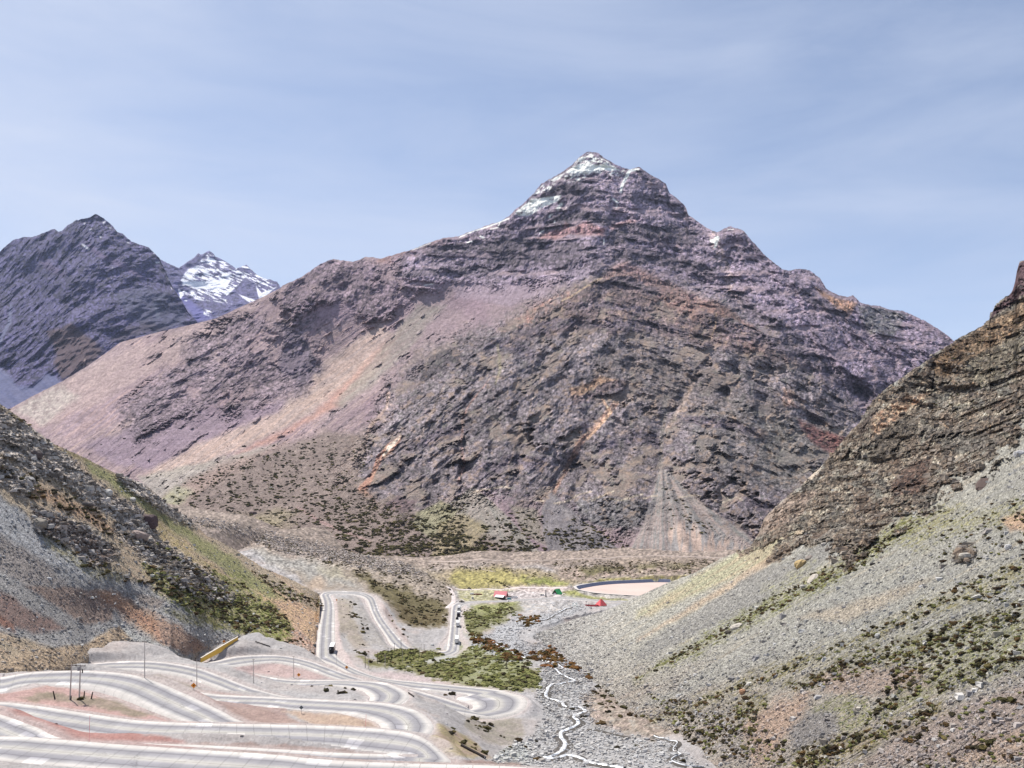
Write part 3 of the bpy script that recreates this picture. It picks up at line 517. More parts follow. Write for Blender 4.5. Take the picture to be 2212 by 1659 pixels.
# ------------------------------------------------------------------ dirt tracks, stream, pond
def drape(name, pts, w, mat, lift=0.12, sub=14, cross=5, wig=0.0, seed=0):
    P = np.array([[p[0], p[1]] for p in pts]); P = catmull(P, sub); s = np.r_[0, np.cumsum(np.hypot(*np.diff(P, axis=0).T))]
    wv = np.interp(np.linspace(0, 1, len(P)), np.linspace(0, 1, len(w)), w) if np.ndim(w) else np.full(len(P), w)
    T = np.gradient(P, axis=0); T /= np.linalg.norm(T, axis=1)[:, None]+1e-9; Nn = np.stack([-T[:, 1], T[:, 0]], 1)
    if wig: wv = wv*0.72 if name == 'stream' else wv; P = P+Nn*(fbm(s/14, 0.0, 0, 3, seed)*wig)[:, None]; wv = wv*(1+0.7*fbm(s/7, 5.0, 0, 3, seed+3))
    V = np.zeros((len(P), cross, 3)); U = np.zeros((len(P), cross, 2))
    for j in range(cross):
        t = j/(cross-1)-0.5; V[:, j, :2] = P+Nn*(t*wv)[:, None]; U[:, j] = np.stack([np.full(len(P), t+0.5), s], 1)
    V[..., 2] = zg(V[..., 0], V[..., 1])+lift+ (0.0 if name != 'stream' else 0.0)
    V[:, 0, 2] -= lift*1.3; V[:, -1, 2] -= lift*1.3
    return npmesh(name, V.reshape(-1, 3), grid_faces(len(P), cross), mat, uv=U.reshape(-1, 2), smooth=True)
m_track = flat_mat('pale_dust', tuple(lin((238,226,222))/KL), 0.95, nz=0.12, scale=0.3)
for k, pts, w in [(3, [(1640,395),(1655,375),(1690,345),(1700,300),(1690,250),(1672,215),(1640,190)], 4.6), (4, [(240,285),(400,292),(700,288),(900,272),(1100,275),(1300,276)], [5,6,5,9,9,6]),
                  (4, [(830,285),(930,320),(1050,352),(1190,366)], 2.2), (4, [(1140,368),(1200,352),(1260,330)], 5), (4, [(620,120),(300,60),(0,30)], 3), ('c', [(0,1482),(300,1478),(700,1480),(1000,1470),(1400,1452),(1800,1455),(2150,1458)], 6)]:
    tag(drape('dirt_track', [G(k, *p) for p in pts], w, flat_mat('dusty_bench', tuple(lin((200,184,174))/KL), 0.95, nz=0.12, scale=0.3) if k == 'c' or w == 3 else m_track, 0.12 if k != 'c' else 0.7), kind='structure')
m_far_track = flat_mat('dusty_bench', tuple(lin((206,190,180))/KL), 0.95, nz=0.12, scale=0.3)
def water_mat():
    m = bpy.data.materials.new('white_stream_water'); m.use_nodes = True; t = m.node_tree; b = t.nodes['Principled BSDF']; n = t.nodes.new; L = t.links.new
    b.inputs['Roughness'].default_value = 0.25
    co = n('ShaderNodeTexCoord'); nz = n('ShaderNodeTexNoise'); nz.inputs['Scale'].default_value = 0.55; nz.inputs['Detail'].default_value = 6; nz.inputs['Roughness'].default_value = 0.7; L(co.outputs['Object'], nz.inputs['Vector'])
    r = n('ShaderNodeValToRGB'); e_ = r.color_ramp.elements; e_[0].position = 0.38; e_[0].color = (0.10, 0.11, 0.12, 1); e_[1].position = 0.50; e_[1].color = (0.80, 0.82, 0.85, 1); x = r.color_ramp.elements.new(0.43); x.color = (0.30, 0.33, 0.37, 1)
    L(nz.outputs['Fac'], r.inputs['Fac']); L(r.outputs[0], b.inputs['Base Color']); return m
m_water = water_mat(); m_bank = flat_mat('wet_dark_bank', (0.07, 0.062, 0.055), 0.8, nz=0.35, scale=0.5)
ST = [[(5, [(600,925),(680,905),(760,850),(775,790),(745,720),(800,690),(880,640),(850,585),(940,545),(900,512),(780,505),(740,470),(640,440),(625,395),(650,345),(740,325),(860,300),(780,262),(700,200),(760,195),(690,150),(640,140),(560,128),(480,112),(425,106)], 3.0)],
      [(5, [(600,925),(700,930),(800,905),(900,925),(1000,965),(1100,985),(1250,1010)], 3.0)],
      [(4, [(860,935),(790,920),(780,880),(700,855),(600,795),(520,780),(420,740)], 2.4)], [(4, [(880,640),(960,600),(1060,580),(1130,560),(1200,520),(1260,490),(1330,465)], 2.6)],
      [(5, [(960,690),(1080,705),(1200,735),(1300,760)], 1.0)], [(5, [(1500,745),(1600,780),(1690,800),(1650,860),(1720,900),(1640,940),(1760,990),(1900,1000)], 1.8)]]
for si, grp in enumerate(ST):
    for k, pts, w in grp:
        wpnts = [Gs(k, *p) for p in pts]
        tag(drape('stream_bank', wpnts, w*1.9, m_bank, 0.38, 10, 5, 1.2, si*7+1), kind='structure')
        if si not in (4,): tag(drape('stream', wpnts, w*(1.0 if si != 5 else 0.35), m_water, 0.62, 10, 5, 1.2, si*7+1), kind='structure')
# pond floor, dark liner on the inner bank
pc = np.array([[p[0], p[1]] for p in POND]); pc2 = catmull(np.r_[pc, pc[:1]], 6)[:-1]
cen = pc2.mean(0)
def ring(off, z):
    T = np.roll(pc2, -1, 0)-np.roll(pc2, 1, 0); T /= np.linalg.norm(T, axis=1)[:, None]; Nn = np.stack([-T[:, 1], T[:, 0]], 1)
    return np.c_[pc2+Nn*off, np.full(len(pc2), z)]
nP = len(pc2)
def ringmesh(name, a, b, mat):
    V = np.r_[a, b]; i = np.arange(nP); j = (i+1) % nP; return npmesh(name, V, np.stack([i, j, j+nP, i+nP], 1), mat)
m_pf = flat_mat('dry_pale_pond_floor', tuple(lin((232,208,198))/KL), 0.9, nz=0.16, scale=0.03); m_ln = flat_mat('dark_blue_liner', (0.09, 0.105, 0.17), 0.5, nz=0.1, scale=0.2); m_rm = flat_mat('pond_rim_gravel', tuple(lin((224,218,214))/KL), 0.9, nz=0.1, scale=0.3)
V = ring(4.4, -129.6); fcs = [tuple(range(nP))]
bmx = bmesh.new(); vs = [bmx.verts.new(v) for v in V]; bmx.faces.new(vs); bmesh.ops.triangulate(bmx, faces=bmx.faces[:]); me = bpy.data.meshes.new('pond_floor'); bmx.to_mesh(me); bmx.free(); me.materials.append(m_pf)
po = bpy.data.objects.new('pond', me); COL.objects.link(po); tag(po, kind='structure')
tag(ringmesh('pond_liner', ring(4.4, -129.55), ring(0.6, -126.3), m_ln), kind='structure'); tag(ringmesh('pond_rim', ring(0.6, -126.3), ring(-2.5, -126.35), m_rm), kind='structure')
# ------------------------------------------------------------------ main mountain
CREST = q('l', (80,1505),(230,1420),(450,1310),(640,1195),(850,1040),(1130,965),(1330,920),(1530,870),(1700,790),(1880,710),(2000,640))+q('m', (50,520),(120,480),(200,445),(260,400),(330,355),(380,330),(430,320),(490,328),(560,337),(600,325),(650,305),(700,305),(760,317),(850,287),(980,252),(1110,200),(1200,170),(1310,158),(1400,120),(1500,85),(1640,30)) \
 + q('t', (520,595),(560,570),(600,525),(650,490),(690,450),(740,403),(770,360),(790,340),(850,305),(940,255),(1000,210),(1020,190),(1060,150),(1110,112),(1190,118),(1240,160),(1300,190),(1370,225),(1420,237),(1480,218),(1530,252),(1600,292),(1670,335),(1700,408),(1750,440),(1810,500),(1830,560),(1890,600),(1960,652),(2030,680),(2080,660),(2130,638),(2180,655))+[(1606,500),(1628,525),(1648,548),(1668,566),(1690,583)] \
 + q(7, (480,98),(540,88),(600,94),(660,140),(700,205),(770,240),(815,248),(850,238),(890,282),(950,295),(1000,300),(1060,322),(1130,327),(1250,380),(1350,440),(1420,497))+[(2100,770),(2200,830),(2300,880),(2500,960)]
CREST = [(-300, 1010), (-60, 925), (0, 893)]+CREST
base_main = [(-300,1330),(0,1270),(300,1260),(420,1222),(600,1215),(800,1205),(1000,1204),(1300,1212),(1500,1216),(1650,1215),(1900,1210),(2500,1200)]
CT = [(x, y, d) for x, y, d in [(-150,960,2500),(24,879,2600),(195,787,2850),(467,688,3150),(610,617,3400),(722,562,3650),(790,560,3700),(1010,515,3900),(1130,465,4020),(1267,329,4380),(1380,364,4290),(1480,470,4020),(1600,500,3800),(1730,580,3600),(1900,665,3450),(2060,745,3200),(2300,880,2900),
   (0,1270,1500),(250,1270,1380),(500,1215,1300),(800,1205,1260),(1100,1206,1270),(1400,1212,1300),(1650,1215,1300),(1900,1210,1350),(2400,1200,1400),
   (100,1000,2000),(300,1000,1950),(500,900,2350),(400,800,2700),(650,850,2650),(760,800,2950),(700,950,2150),(640,700,3150),(860,640,3340),(700,640,3300),
   (600,1080,1650),(800,1100,1560),(860,970,1980),(1050,735,2720),(1150,690,3020),(1290,600,3250),(1040,840,2250),(1000,1000,1780),(1250,1020,1780),(1150,900,2080),(1430,930,2120),(1200,1100,1500),(1430,1040,1680),(1500,1110,1480),(1400,600,3420),(1500,640,3300),(1350,700,2850),(1500,780,2600),(1700,900,2350),(1780,760,2850),(1650,1080,1650),(1850,950,2350),(1950,800,2900),(1200,520,3780),(1100,590,3600),(900,600,3470),(1000,690,3200)]]
UP = [(1105,468),(1170,380),(1270,325),(1390,360),(1480,450),(1545,498),(1600,490),(1700,580),(1760,590),(1800,640),(1900,660),(2070,745),(2060,820),(1900,900),(1860,950),(1780,850),(1700,760),(1600,690),(1440,640),(1330,610),(1290,600),(1200,590),(1100,600),(980,600),(900,610),(865,560),(960,535),(1000,510)]
LOW = [(1230,640),(1300,600),(1420,640),(1560,660),(1660,720),(1750,800),(1850,900),(1830,960),(1760,990),(1740,1040),(1660,1100),(1620,1170),(1530,1110),(1440,1040),(1400,1100),(1370,1130),(1280,1120),(1210,1080),(1100,1060),(1000,1052),(960,1075),(870,1108),(810,1078),(760,1030),(790,960),(850,880),(900,800),(980,755),(1060,722),(1160,690)]
LR = [(560,700),(610,665),(660,690),(665,720),(690,790),(660,830),(590,850),(520,865),(440,880),(350,900),(300,930),(260,900),(330,850),(400,790),(430,740),(500,700)]
LR2 = [(640,600),(700,565),(760,580),(850,575),(900,600),(870,660),(800,690),(760,650),(700,640),(660,660),(610,660)]
CL = [([(1060,522),(1130,518),(1200,526),(1288,533)], 58, 46, 60), ([(860,589),(925,586),(1000,582),(1060,578)], 16, 30, 34), ([(928,535),(1000,530),(1060,527)], 22, 26, 30), ([(1307,508),(1360,484),(1450,492),(1508,500)], 34, 34, 40), ([(1325,542),(1417,548),(1508,568),(1560,588)], 26, 28, 40), ([(1365,418),(1440,424),(1480,452)], 24, 26, 30), ([(1190,470),(1260,455),(1320,470)], 24, 26, 30), ([(1150,430),(1220,405),(1300,410)], 20, 22, 26),
      ([(1280,628),(1325,604),(1362,604),(1420,628)], 22, 26, 30), ([(1245,658),(1300,652),(1390,668)], 14, 18, 24), ([(1519,674),(1595,701),(1694,735),(1786,785),(1900,842)], 36, 34, 36), ([(1130,720),(1200,690),(1310,694),(1440,700)], 22, 24, 30), ([(1330,690),(1430,698),(1480,722)], 16, 20, 24), ([(1560,630),(1640,668),(1720,720)], 20, 26, 30), ([(1700,610),(1780,650),(1860,700)], 22, 26, 34),
      ([(1050,740),(1100,735),(1160,760)], 26, 24, 30), ([(1240,860),(1310,832),(1345,828)], 20, 22, 24), ([(880,960),(950,930),(1010,920)], 26, 22, 30), ([(1030,1010),(1100,985),(1180,990)], 30, 24, 30), ([(1290,960),(1380,930),(1430,950)], 26, 22, 30), ([(1480,900),(1560,905),(1640,930)], 22, 20, 30), ([(1240,1088),(1320,1078),(1410,1086)], 46, 24, 20), ([(1600,1075),(1660,1090)], 20, 16, 20), ([(650,722),(690,790)], 30, 20, 20)]
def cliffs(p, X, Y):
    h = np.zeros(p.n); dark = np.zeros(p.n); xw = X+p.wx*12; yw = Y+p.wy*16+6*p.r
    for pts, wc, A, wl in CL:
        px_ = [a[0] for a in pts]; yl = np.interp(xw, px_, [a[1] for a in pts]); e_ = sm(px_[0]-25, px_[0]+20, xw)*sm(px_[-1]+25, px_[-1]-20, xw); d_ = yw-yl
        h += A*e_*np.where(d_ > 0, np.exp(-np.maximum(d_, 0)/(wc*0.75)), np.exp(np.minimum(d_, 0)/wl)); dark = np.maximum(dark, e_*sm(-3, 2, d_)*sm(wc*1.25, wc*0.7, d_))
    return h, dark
def strata(wx, d, wz, L, dip, sd):
    s = (wz+dip*wx+40*fbm(wx/420, d/420, wz/420, 3, sd))/L
    return 1-2*np.abs(s-np.floor(s)-0.5)*2 + 0.6*gn(s*2.7, wx/300, 0, sd+4)
def shape_main(p, X, Y, wx, d, wz):
    up = p.mask(UP, 22, 26, p.r, 26); lo = p.mask(LOW, 34, 34, p.r+p.f, 34); lr = p.mask(LR, 18, 26, p.r, 34); l2 = p.mask(LR2, 12, 18, p.r, 22)
    fan = np.maximum(p.mask([(1430,1012),(1480,1055),(1540,1100),(1690,1206),(1345,1208),(1385,1150),(1405,1080)], 6, 4), p.mask([(1190,1060),(1240,1110),(1350,1200),(1180,1205),(1170,1110)], 6, 4))
    grs = [[(1180,1075),(1250,980),(1290,900),(1260,820)],[(1000,1040),(995,900),(1060,800)],[(1430,1010),(1420,930),(1480,850),(1540,760)],[(1100,1060),(1130,980),(1110,900)],[(1610,760),(1560,860),(1590,960)],[(780,1010),(830,880),(960,740)],[(1325,470),(1330,560),(1290,640),(1240,720),(1130,840)],[(1560,560),(1590,640),(1640,720)],[(930,1090),(1000,960)],[(1720,1020),(1650,900),(1660,800)]]
    gul = 0
    for g_ in grs: dd, tt_ = linesd(X+p.wx*10, Y+p.wy*10, g_); gul = np.maximum(gul, np.exp(-(dd/16)**2))
    cov = sm(-0.28, 0.0, fbm(X/70, Y/60, 0, 5, 8, 0.6)); lr = lr*cov; l2 = l2*cov; oc = sm(0.16, 0.34, p.streak(-37, 15, 62, 91, 4)+0.25*p.f)*sm(1050, 850, X)*sm(300, 420, X+Y*0.1)*(1-p.mask([(330,1085),(420,1030),(560,985),(700,930),(800,940),(850,1105),(1150,1205),(300,1290)], 20, 20)); oc = oc*(1-p.mask([(600,890),(760,740),(850,720),(770,810),(660,900),(380,1030),(300,1030)], 20, 14)); p.oc = oc; rock = np.clip(up+lo+lr*0.8+l2*0.8+oc*0.6, 0, 1)*(1-fan); sq = (wz+0.04*wx+60*fbm(wx/380, 0, wz/260, 3, 46))/105.0; led = sm(0.55, 0.8, 1-2*np.abs(sq-np.floor(sq)-0.5))*sm(-0.25, 0.15, fbm(X/60, Y/22, 0, 4, 47, 0.65))*up
    pat = sm(0.04, 0.22, fbm(X/62+Y/150, Y/44, 0, 5, 67, 0.62))*lo
    rock = rock*(1-0.85*np.clip(led+pat, 0, 1)); p.led, p.pat = led, pat
    p.rock, p.up, p.lo, p.lr, p.l2, p.fan, p.gul = rock, up, lo, lr, l2, fan, gul
    ang = R(55); sx = wx*math.cos(ang)
    dq = d*0.15; RI = lambda a, b, c, o, sd: rid(a, b, c*0.68, o, sd)-0.48
    a1 = R(42); ul = wx*math.cos(a1)+wz*math.sin(a1); vl = -wx*math.sin(a1)+wz*math.cos(a1)
    a2 = R(-22); ur = wx*math.cos(a2)+wz*math.sin(a2); vr = -wx*math.sin(a2)+wz*math.cos(a2)
    side = sm(1150, 1450, X)[:]
    h = 55*fbm(wx/700, dq/700, wz/700, 3, 11)+rock*(115*RI(wx/330, dq/330, wz/360, 3, 12)+50*RI(wx/120, dq/120, wz/120, 3, 16)+24*RI(wx/48, dq/48, wz/50, 3, 21)+8*RI(wx/22, dq/22, wz/22, 2, 24))
    ch, p.dark = cliffs(p, X, Y); h += ch*(1-fan); rock = np.clip(np.maximum(rock, p.dark*0.95), 0, 1)*(1-fan); p.rock = rock; p.led = p.led*(1-p.dark); p.pat = p.pat*(1-p.dark)
    h += lo*((1-side)*42*RI(ul/260, vl/70, dq/200, 4, 26)+side*38*RI(ur/260, vr/70, dq/200, 4, 27))+lr*16*RI(ul/150, vl/50, dq/200, 4, 28)
    h += up*(8*strata(wx, dq, wz, 62, 0.03, 30)*sm(-0.3,0.3,fbm(wx/200, wz/90, 0, 3, 45))+22*RI(ul/150, vl/60, dq/200, 4, 29))
    h += (1-rock)*(7*p.streak(-38, 10, 120, 3)+9*fbm(wx/130, d/130, wz/130, 4, 41))*(1-fan)
    h += (1-rock)*sm(820, 300, X)*10*p.streak(-36, 16, 260, 8)
    h -= gul*rock*42; h += fan*6*np.cos(np.arctan2(X-1430, Y-985)*26)+fan*30*np.exp(-((X-1430-(Y-1012)*0.12)/(8+(Y-1000)*0.42+1e-3))**2)*(X > 1330)
    return h
def rock_w(p): return np.clip(p.rock, 0, 1)
def paint_main(p, X, Y, wx, d, wz):
    st = p.streak(-37, 5, 90, 51, 4); st2 = p.streak(-37, 12, 200, 57, 3); stR = p.streak(30, 6, 80, 59, 4)
    f = p.f; big = fbm(X/130, Y/110, 0, 4, 63, 0.6)
    p.c[:] = (150, 134, 142)
    p.blend(sm(0.0, 0.5, big), (162, 148, 152)); p.blend(sm(0.0, 0.45, -big)*0.8, (138, 120, 134))
    left = sm(900, 600, X)
    st0 = p.streak(-37, 2.6, 60, 52, 3); left = sm(1000, 700, X)
    p.blend(sm(-0.25, 0.35, st2)*left*0.7, (178, 160, 164)); p.blend(sm(0.05, 0.4, -st)*left*0.6, (130, 112, 128)); p.blend(sm(0.12, 0.42, st)*left*0.65, (194, 168, 162)); p.blend(sm(0.12, 0.4, st0)*left*0.45, (204, 182, 174)); p.blend(sm(0.12, 0.4, -st0)*left*0.4, (118, 102, 118))
    P_ = p.region
    # long pale and rusty scree tongues on the left
    P_([(20,885),(200,790),(420,700),(560,650),(520,720),(330,800),(150,910),(60,935)], (184,166,164), (166,148,152), 8, 12, st, a=0.7)
    P_([(30,885),(130,830),(170,860),(90,920)], (206,202,196), (150,142,142), 8, 14, f, a=0.7)
    P_([(130,905),(330,820),(430,790),(300,890),(180,950),(120,940)], (188,162,160), (148,134,152), 6, 12, st, a=0.6)
    P_([(180,960),(420,880),(560,880),(640,850),(600,900),(330,1010),(260,1005)], (150,136,154), (132,118,138), 8, 14, st, a=0.7)
    P_([(600,890),(670,800),(760,740),(820,700),(850,720),(770,810),(660,900),(520,970),(380,1030),(300,1030),(420,960)], (198,176,166), (174,160,158), 8, 10, st, a=0.85)
    P_([(670,900),(770,800),(830,740),(880,700),(820,800),(740,870),(600,950),(450,1010)], (204,156,138), (190,146,134), 8, 12, st, a=0.6)
    P_([(720,870),(840,730),(900,660),(960,660),(880,760),(800,840),(740,880)], (160,156,150), (146,136,134), 8, 12, st, a=0.8)
    P_([(300,1030),(470,990),(600,960),(520,1010),(400,1050),(350,1080),(330,1070)], (176,174,168), (162,158,154), 6, 10, st, a=0.8)
    P_([(930,860),(1060,800),(1130,720),(1200,660),(1180,640),(1080,700),(960,770),(880,840),(850,900)], (190,160,158), (168,146,156), 8, 12, st, a=0.6)
    P_([(1070,720),(1110,690),(1180,650),(1260,610),(1220,660),(1120,720),(1100,740)], (212,160,148), (196,164,140), 5, 10, f, a=0.85)
    P_([(620,660),(720,640),(780,660),(760,690),(690,700),(660,690)], (140,122,138), (150,134,148), 10, 10, f, a=0.8)
    P_([(1000,470),(860,540),(800,570),(960,560),(1060,510)], (170,136,130), (150,122,124), 5, 8, f, a=0.7)
    P_([(1000,605),(1110,596),(1280,598),(1180,640),(1100,660),(980,640)], (164,150,166), (146,132,146), 6, 10, f, a=0.8)
    # rock bodies
    wrm = np.array([1.035, 1.005, 0.985]); p.c *= wrm[None]
    rk = p.rock
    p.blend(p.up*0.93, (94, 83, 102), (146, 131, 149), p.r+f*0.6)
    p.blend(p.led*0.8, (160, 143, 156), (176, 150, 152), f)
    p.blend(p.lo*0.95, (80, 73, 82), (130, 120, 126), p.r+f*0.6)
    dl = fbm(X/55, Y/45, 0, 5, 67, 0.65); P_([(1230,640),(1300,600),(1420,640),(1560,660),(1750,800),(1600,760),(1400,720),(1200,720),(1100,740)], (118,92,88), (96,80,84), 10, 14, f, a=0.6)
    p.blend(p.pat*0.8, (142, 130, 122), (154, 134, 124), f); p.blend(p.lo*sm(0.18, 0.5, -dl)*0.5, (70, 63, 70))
    P_([(1290,760),(1450,770),(1600,840),(1720,900),(1700,1000),(1560,900),(1400,860),(1290,820)], (144,130,122), (116,106,106), 18, 26, p.r, a=0.55)
    P_([(1480,900),(1600,860),(1760,960),(1720,1060),(1600,1060),(1500,1000)], (148,142,134), (118,112,112), 18, 26, p.r, a=0.55)
    P_([(1640,900),(1830,930),(1800,990),(1700,1060),(1640,1020)], (126,120,118), (150,142,134), 10, 20, f, a=0.5)
    P_([(1690,840),(1710,845),(1720,880),(1690,880)], (210,172,158), None, 4, 8, a=0.8)
    P_([(1720,905),(1780,930),(1860,960),(1830,1000),(1760,960)], (150,96,92), (130,92,90), 5, 10, f, a=0.8)
    P_([(1300,600),(1350,560),(1460,620),(1560,660),(1680,740),(1640,760),(1500,690),(1400,640)], (170,128,116), (140,112,110), 8, 14, f, a=0.65)
    P_([(1230,840),(1300,815),(1360,830),(1240,870)], (184,146,120), None, 4, 10, a=0.8)
    p.blend(p.oc*0.6, (112, 98, 110), (140, 124, 132), p.r+f*0.5); p.blend(p.lr*0.85, (98, 84, 100), (136, 120, 130), p.r+f*0.5); p.blend(p.l2*0.85, (104, 90, 106), (136, 118, 130), p.r+f*0.5)
    P_([(620,700),(660,735),(685,800),(650,830),(600,800)], (86,76,94), (116,104,118), 5, 12, p.r, a=0.8)
    P_([(930,770),(980,750),(1010,770),(960,800),(900,830)], (172,166,158), (84,76,82), 4, 10, p.r, a=0.8)
    P_([(1760,620),(1800,640),(1850,655),(1830,690)], (196,150,120), (150,120,110), 4, 8, f, a=0.9)
    P_([(1850,660),(1900,665),(1960,680),(1930,730),(1880,720)], (150,146,140), (96,92,104), 5, 10, f, a=0.8)
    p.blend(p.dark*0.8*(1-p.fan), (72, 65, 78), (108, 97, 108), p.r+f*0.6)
    # pink pockets between the cliffs, the right chute
    P_(q('t', (760,720),(830,670),(930,645),(960,600),(1010,640),(1120,600),(1200,640),(1250,650),(1230,700),(1000,690),(890,730)), (184,138,136), (166,130,134), 4, 6, f, a=0.85)
    P_(q('t', (1250,640),(1400,585),(1500,590),(1330,640),(1290,660)), (176,140,142), None, 3, 5, a=0.8)
    p.line(q('t', (2010,700),(2060,860),(2110,980),(2140,1080),(2190,1180),(2220,1230)), [22,18,22,14,8,5], (170,154,170), (188,164,160), 6, 3, f, 0.9)
    p.line(q('t', (1440,1060),(1460,1130),(1470,1190)), [3,5,7], (164,140,140), None, 3, 1, a=.8); p.line(q('t', (1660,1130),(1640,1250),(1700,1380)), 3.5, (168,146,144), None, 4, 1, a=.8); p.line(q('t', (2030,1250),(2020,1340),(1995,1420)), 3.5, (188,158,136), None, 3, 1, a=.9)
    p.line([(1215,650),(1300,600)], 4, (196,170,140), None, 4, 1, a=.7)
    # pink and tan gullies down the dark face
    p.line([(865,942),(845,965),(820,990),(805,1030),(780,1062)], [6,16,14,10,20], (206,158,138), (176,128,112), 6, 2, f, 0.9)
    p.line([(865,942),(845,962),(828,985)], [3,9,4], (238,216,200), None, 3, 1)
    p.line([(1060,815),(1010,880),(1000,905),(996,960),(1003,1000),(990,1040)], [2,4,5,5,7,5], (170,150,150), (196,150,140), 4, 1.2, f, 0.85)
    p.line([(840,850),(835,880),(800,920),(780,990)], [8,5,8,5], (184,158,148), None, 5, 1.5, a=.8)
    p.line([(1330,870),(1280,930),(1250,960),(1215,1030),(1190,1070)], [14,12,14,7,9], (170,142,128), (190,138,114), 8, 3, f, 0.7)
    p.line([(1300,860),(1320,890),(1270,950)], [5,7,5], (208,168,142), None, 6, 1.5, a=.8)
    p.line([(1075,745),(1080,800),(1070,830)], [5,8,4], (146,136,116), None, 5, 2, a=.8)
    p.line([(1440,860),(1430,940),(1425,1010)], [14,10,8], (132,124,120), None, 6, 3, a=.7)
    for ln, w in [([(1125,905),(1115,960),(1100,1010),(1095,1050)], [3,5,4,6]), ([(1530,760),(1500,820),(1470,880),(1440,930)], [4,7,9,8]), ([(1590,720),(1600,790),(1570,860),(1590,920)], [3,4,3,2]), ([(1180,800),(1150,860),(1140,920)], [3,6,3]), ([(1650,950),(1620,1010),(1600,1080)], [4,7,10]), ([(960,830),(930,900),(900,960)], [3,6,4]), ([(1390,760),(1360,830),(1340,880)], [3,6,4]), ([(1540,960),(1520,1010),(1490,1050)], [5,8,4])]:
        p.line(ln, w, (158,142,136), (176,152,140), 9, 2.0, f, 0.7)
    # grey fans with streaks running from their tips
    for ax, ay, poly, cA, cB in [(1190,1062,[(1188,1060),(1215,1085),(1260,1120),(1340,1190),(1370,1206),(1190,1212),(1172,1150),(1170,1100)],(126,119,124),(144,136,138)), (1430,1012,[(1424,1010),(1440,1015),(1485,1060),(1545,1105),(1620,1160),(1700,1206),(1700,1225),(1340,1225),(1375,1165),(1400,1110),(1412,1060)],(142,138,138),(166,150,147)),
                                 (1030,1052,[(1020,1050),(1060,1080),(1110,1130),(1180,1205),(930,1215),(900,1170),(940,1110)],(160,148,142),(146,140,134))]:
        th = np.arctan2(X-ax, Y-ay+8); rr = np.hypot(X-ax, Y-ay); ns = fbm(th*26, rr/90, 0, 4, 71, 0.6)
        P_(poly, cA, cB, 3, 3, ns*1.6)
    P_([(1440,1150),(1480,1120),(1560,1160),(1640,1190),(1620,1210),(1450,1210)], (198,172,160), (150,146,148), 6, 6, fbm((X-1430)/9, Y/60, 0, 3, 73)*2, a=0.8)
    P_([(1240,1080),(1290,1070),(1420,1085),(1400,1120),(1370,1140),(1300,1140),(1250,1110)], (96,92,100), (126,120,124), 4, 6, p.r)
    P_([(830,1090),(860,1070),(900,1080),(890,1110),(850,1110)], (122,104,108), None, 4, 6)
    P_([(780,1055),(800,1070),(815,1090),(790,1090),(770,1070)], (190,138,112), (164,128,116), 3, 6, f)
    # pale bed through the foot of the face
    for ln in [q('c', (330,985),(430,970),(500,955),(570,958)), q('c', (740,1050),(800,1055)), q('c', (880,1075),(960,1065),(1030,1030),(1080,1010),(1140,990)), q('c', (1150,1050),(1230,1020),(1300,990)), q('c', (1270,1045),(1350,1050),(1430,1025),(1500,1010)), q('c', (1500,1035),(1610,1020)), q('c', (1770,1030),(1850,1015),(1910,1025)), q('c', (2010,1040),(2060,1080),(2120,1050),(2180,1030),(2212,1050)), [(1735,1020),(1750,1012),(1770,1018)]]:
        p.line(ln, 3.6, (214,200,182), (166,150,138), 7, 1.5, f, a=0.9)
    # scrub covered apron
    ap = p.region([(330,1085),(420,1030),(560,985),(700,930),(800,940),(770,1030),(770,1060),(850,1105),(930,1110),(1000,1130),(1150,1205),(1100,1230),(300,1290),(300,1120)], (150,134,128), (132,116,112), 12, 14, f)
    P_([(330,1085),(480,1000),(620,960),(520,1010),(440,1060),(360,1110)], (178,152,144), None, 10, 12, a=0.6)
    P_([(400,1120),(520,1110),(640,1130),(600,1160),(560,1200),(430,1190),(380,1150)], (156,142,124), (136,122,108), 10, 12, f, a=0.8)
    P_([(520,1140),(560,1110),(600,1095),(640,1110),(600,1140)], (166,154,128), None, 8, 10, a=0.6)
    P_([(330,1090),(380,1050),(420,1060),(390,1090),(350,1110)], (172,172,154), (168,166,130), 8, 10, f, a=0.7)
    P_([(900,1110),(950,1080),(990,1100),(960,1150),(930,1160),(890,1140)], (158,152,126), (148,140,118), 5, 9, f)
    P_([(950,1130),(1000,1110),(1060,1140),(1000,1200),(930,1200)], (168,152,120), (146,134,112), 6, 10, f, a=0.8)
    P_([(1100,1090),(1160,1100),(1180,1180),(1130,1150)], (148,144,126), None, 6, 8, a=0.6)
    p.line([(640,1095),(700,1130),(800,1170)], [3,7,3], (176,146,144), None, 5, 1.5, a=.8)
    p.grain(rock_w(p), 0.95, 0.42, 0.5); p.grain(1-rock_w(p), 0.22, 0.06, 0.22)
    tz = fbm(X/19, Y/13, 0, 5, 86, 0.7); p.blend(p.lo*sm(0.08, 0.3, tz)*0.55, (172, 146, 128)); p.blend(p.lo*sm(0.12, 0.32, -tz)*0.35, (134, 132, 120)); p.blend(p.up*sm(0.14, 0.34, tz)*0.5, (172, 152, 158))
    p.c *= (1+0.30*fbm(X/95+Y/260, Y/80, 0, 3, 96)*(0.3+0.7*rock_w(p)))[:, None]
    # snow left on ledges, couloirs and the ridge
    sn = fbm(X/13, Y/5.0, 0, 4, 77, 0.7); W = (255, 253, 247)
    def snow(poly, thr, sf=2, al=1.0):
        m = polysd(X+p.wx*5, Y+p.wy*5, poly); p.blend(sm(-sf, sf, m)*sm(thr-0.06, thr+0.06, sn)*al, W)
    T = lambda *a: q('t', *a)
    snow(T((960,255),(1010,210),(1070,190),(1300,205),(1350,235),(1200,240),(1130,270),(1000,262)), -0.40)
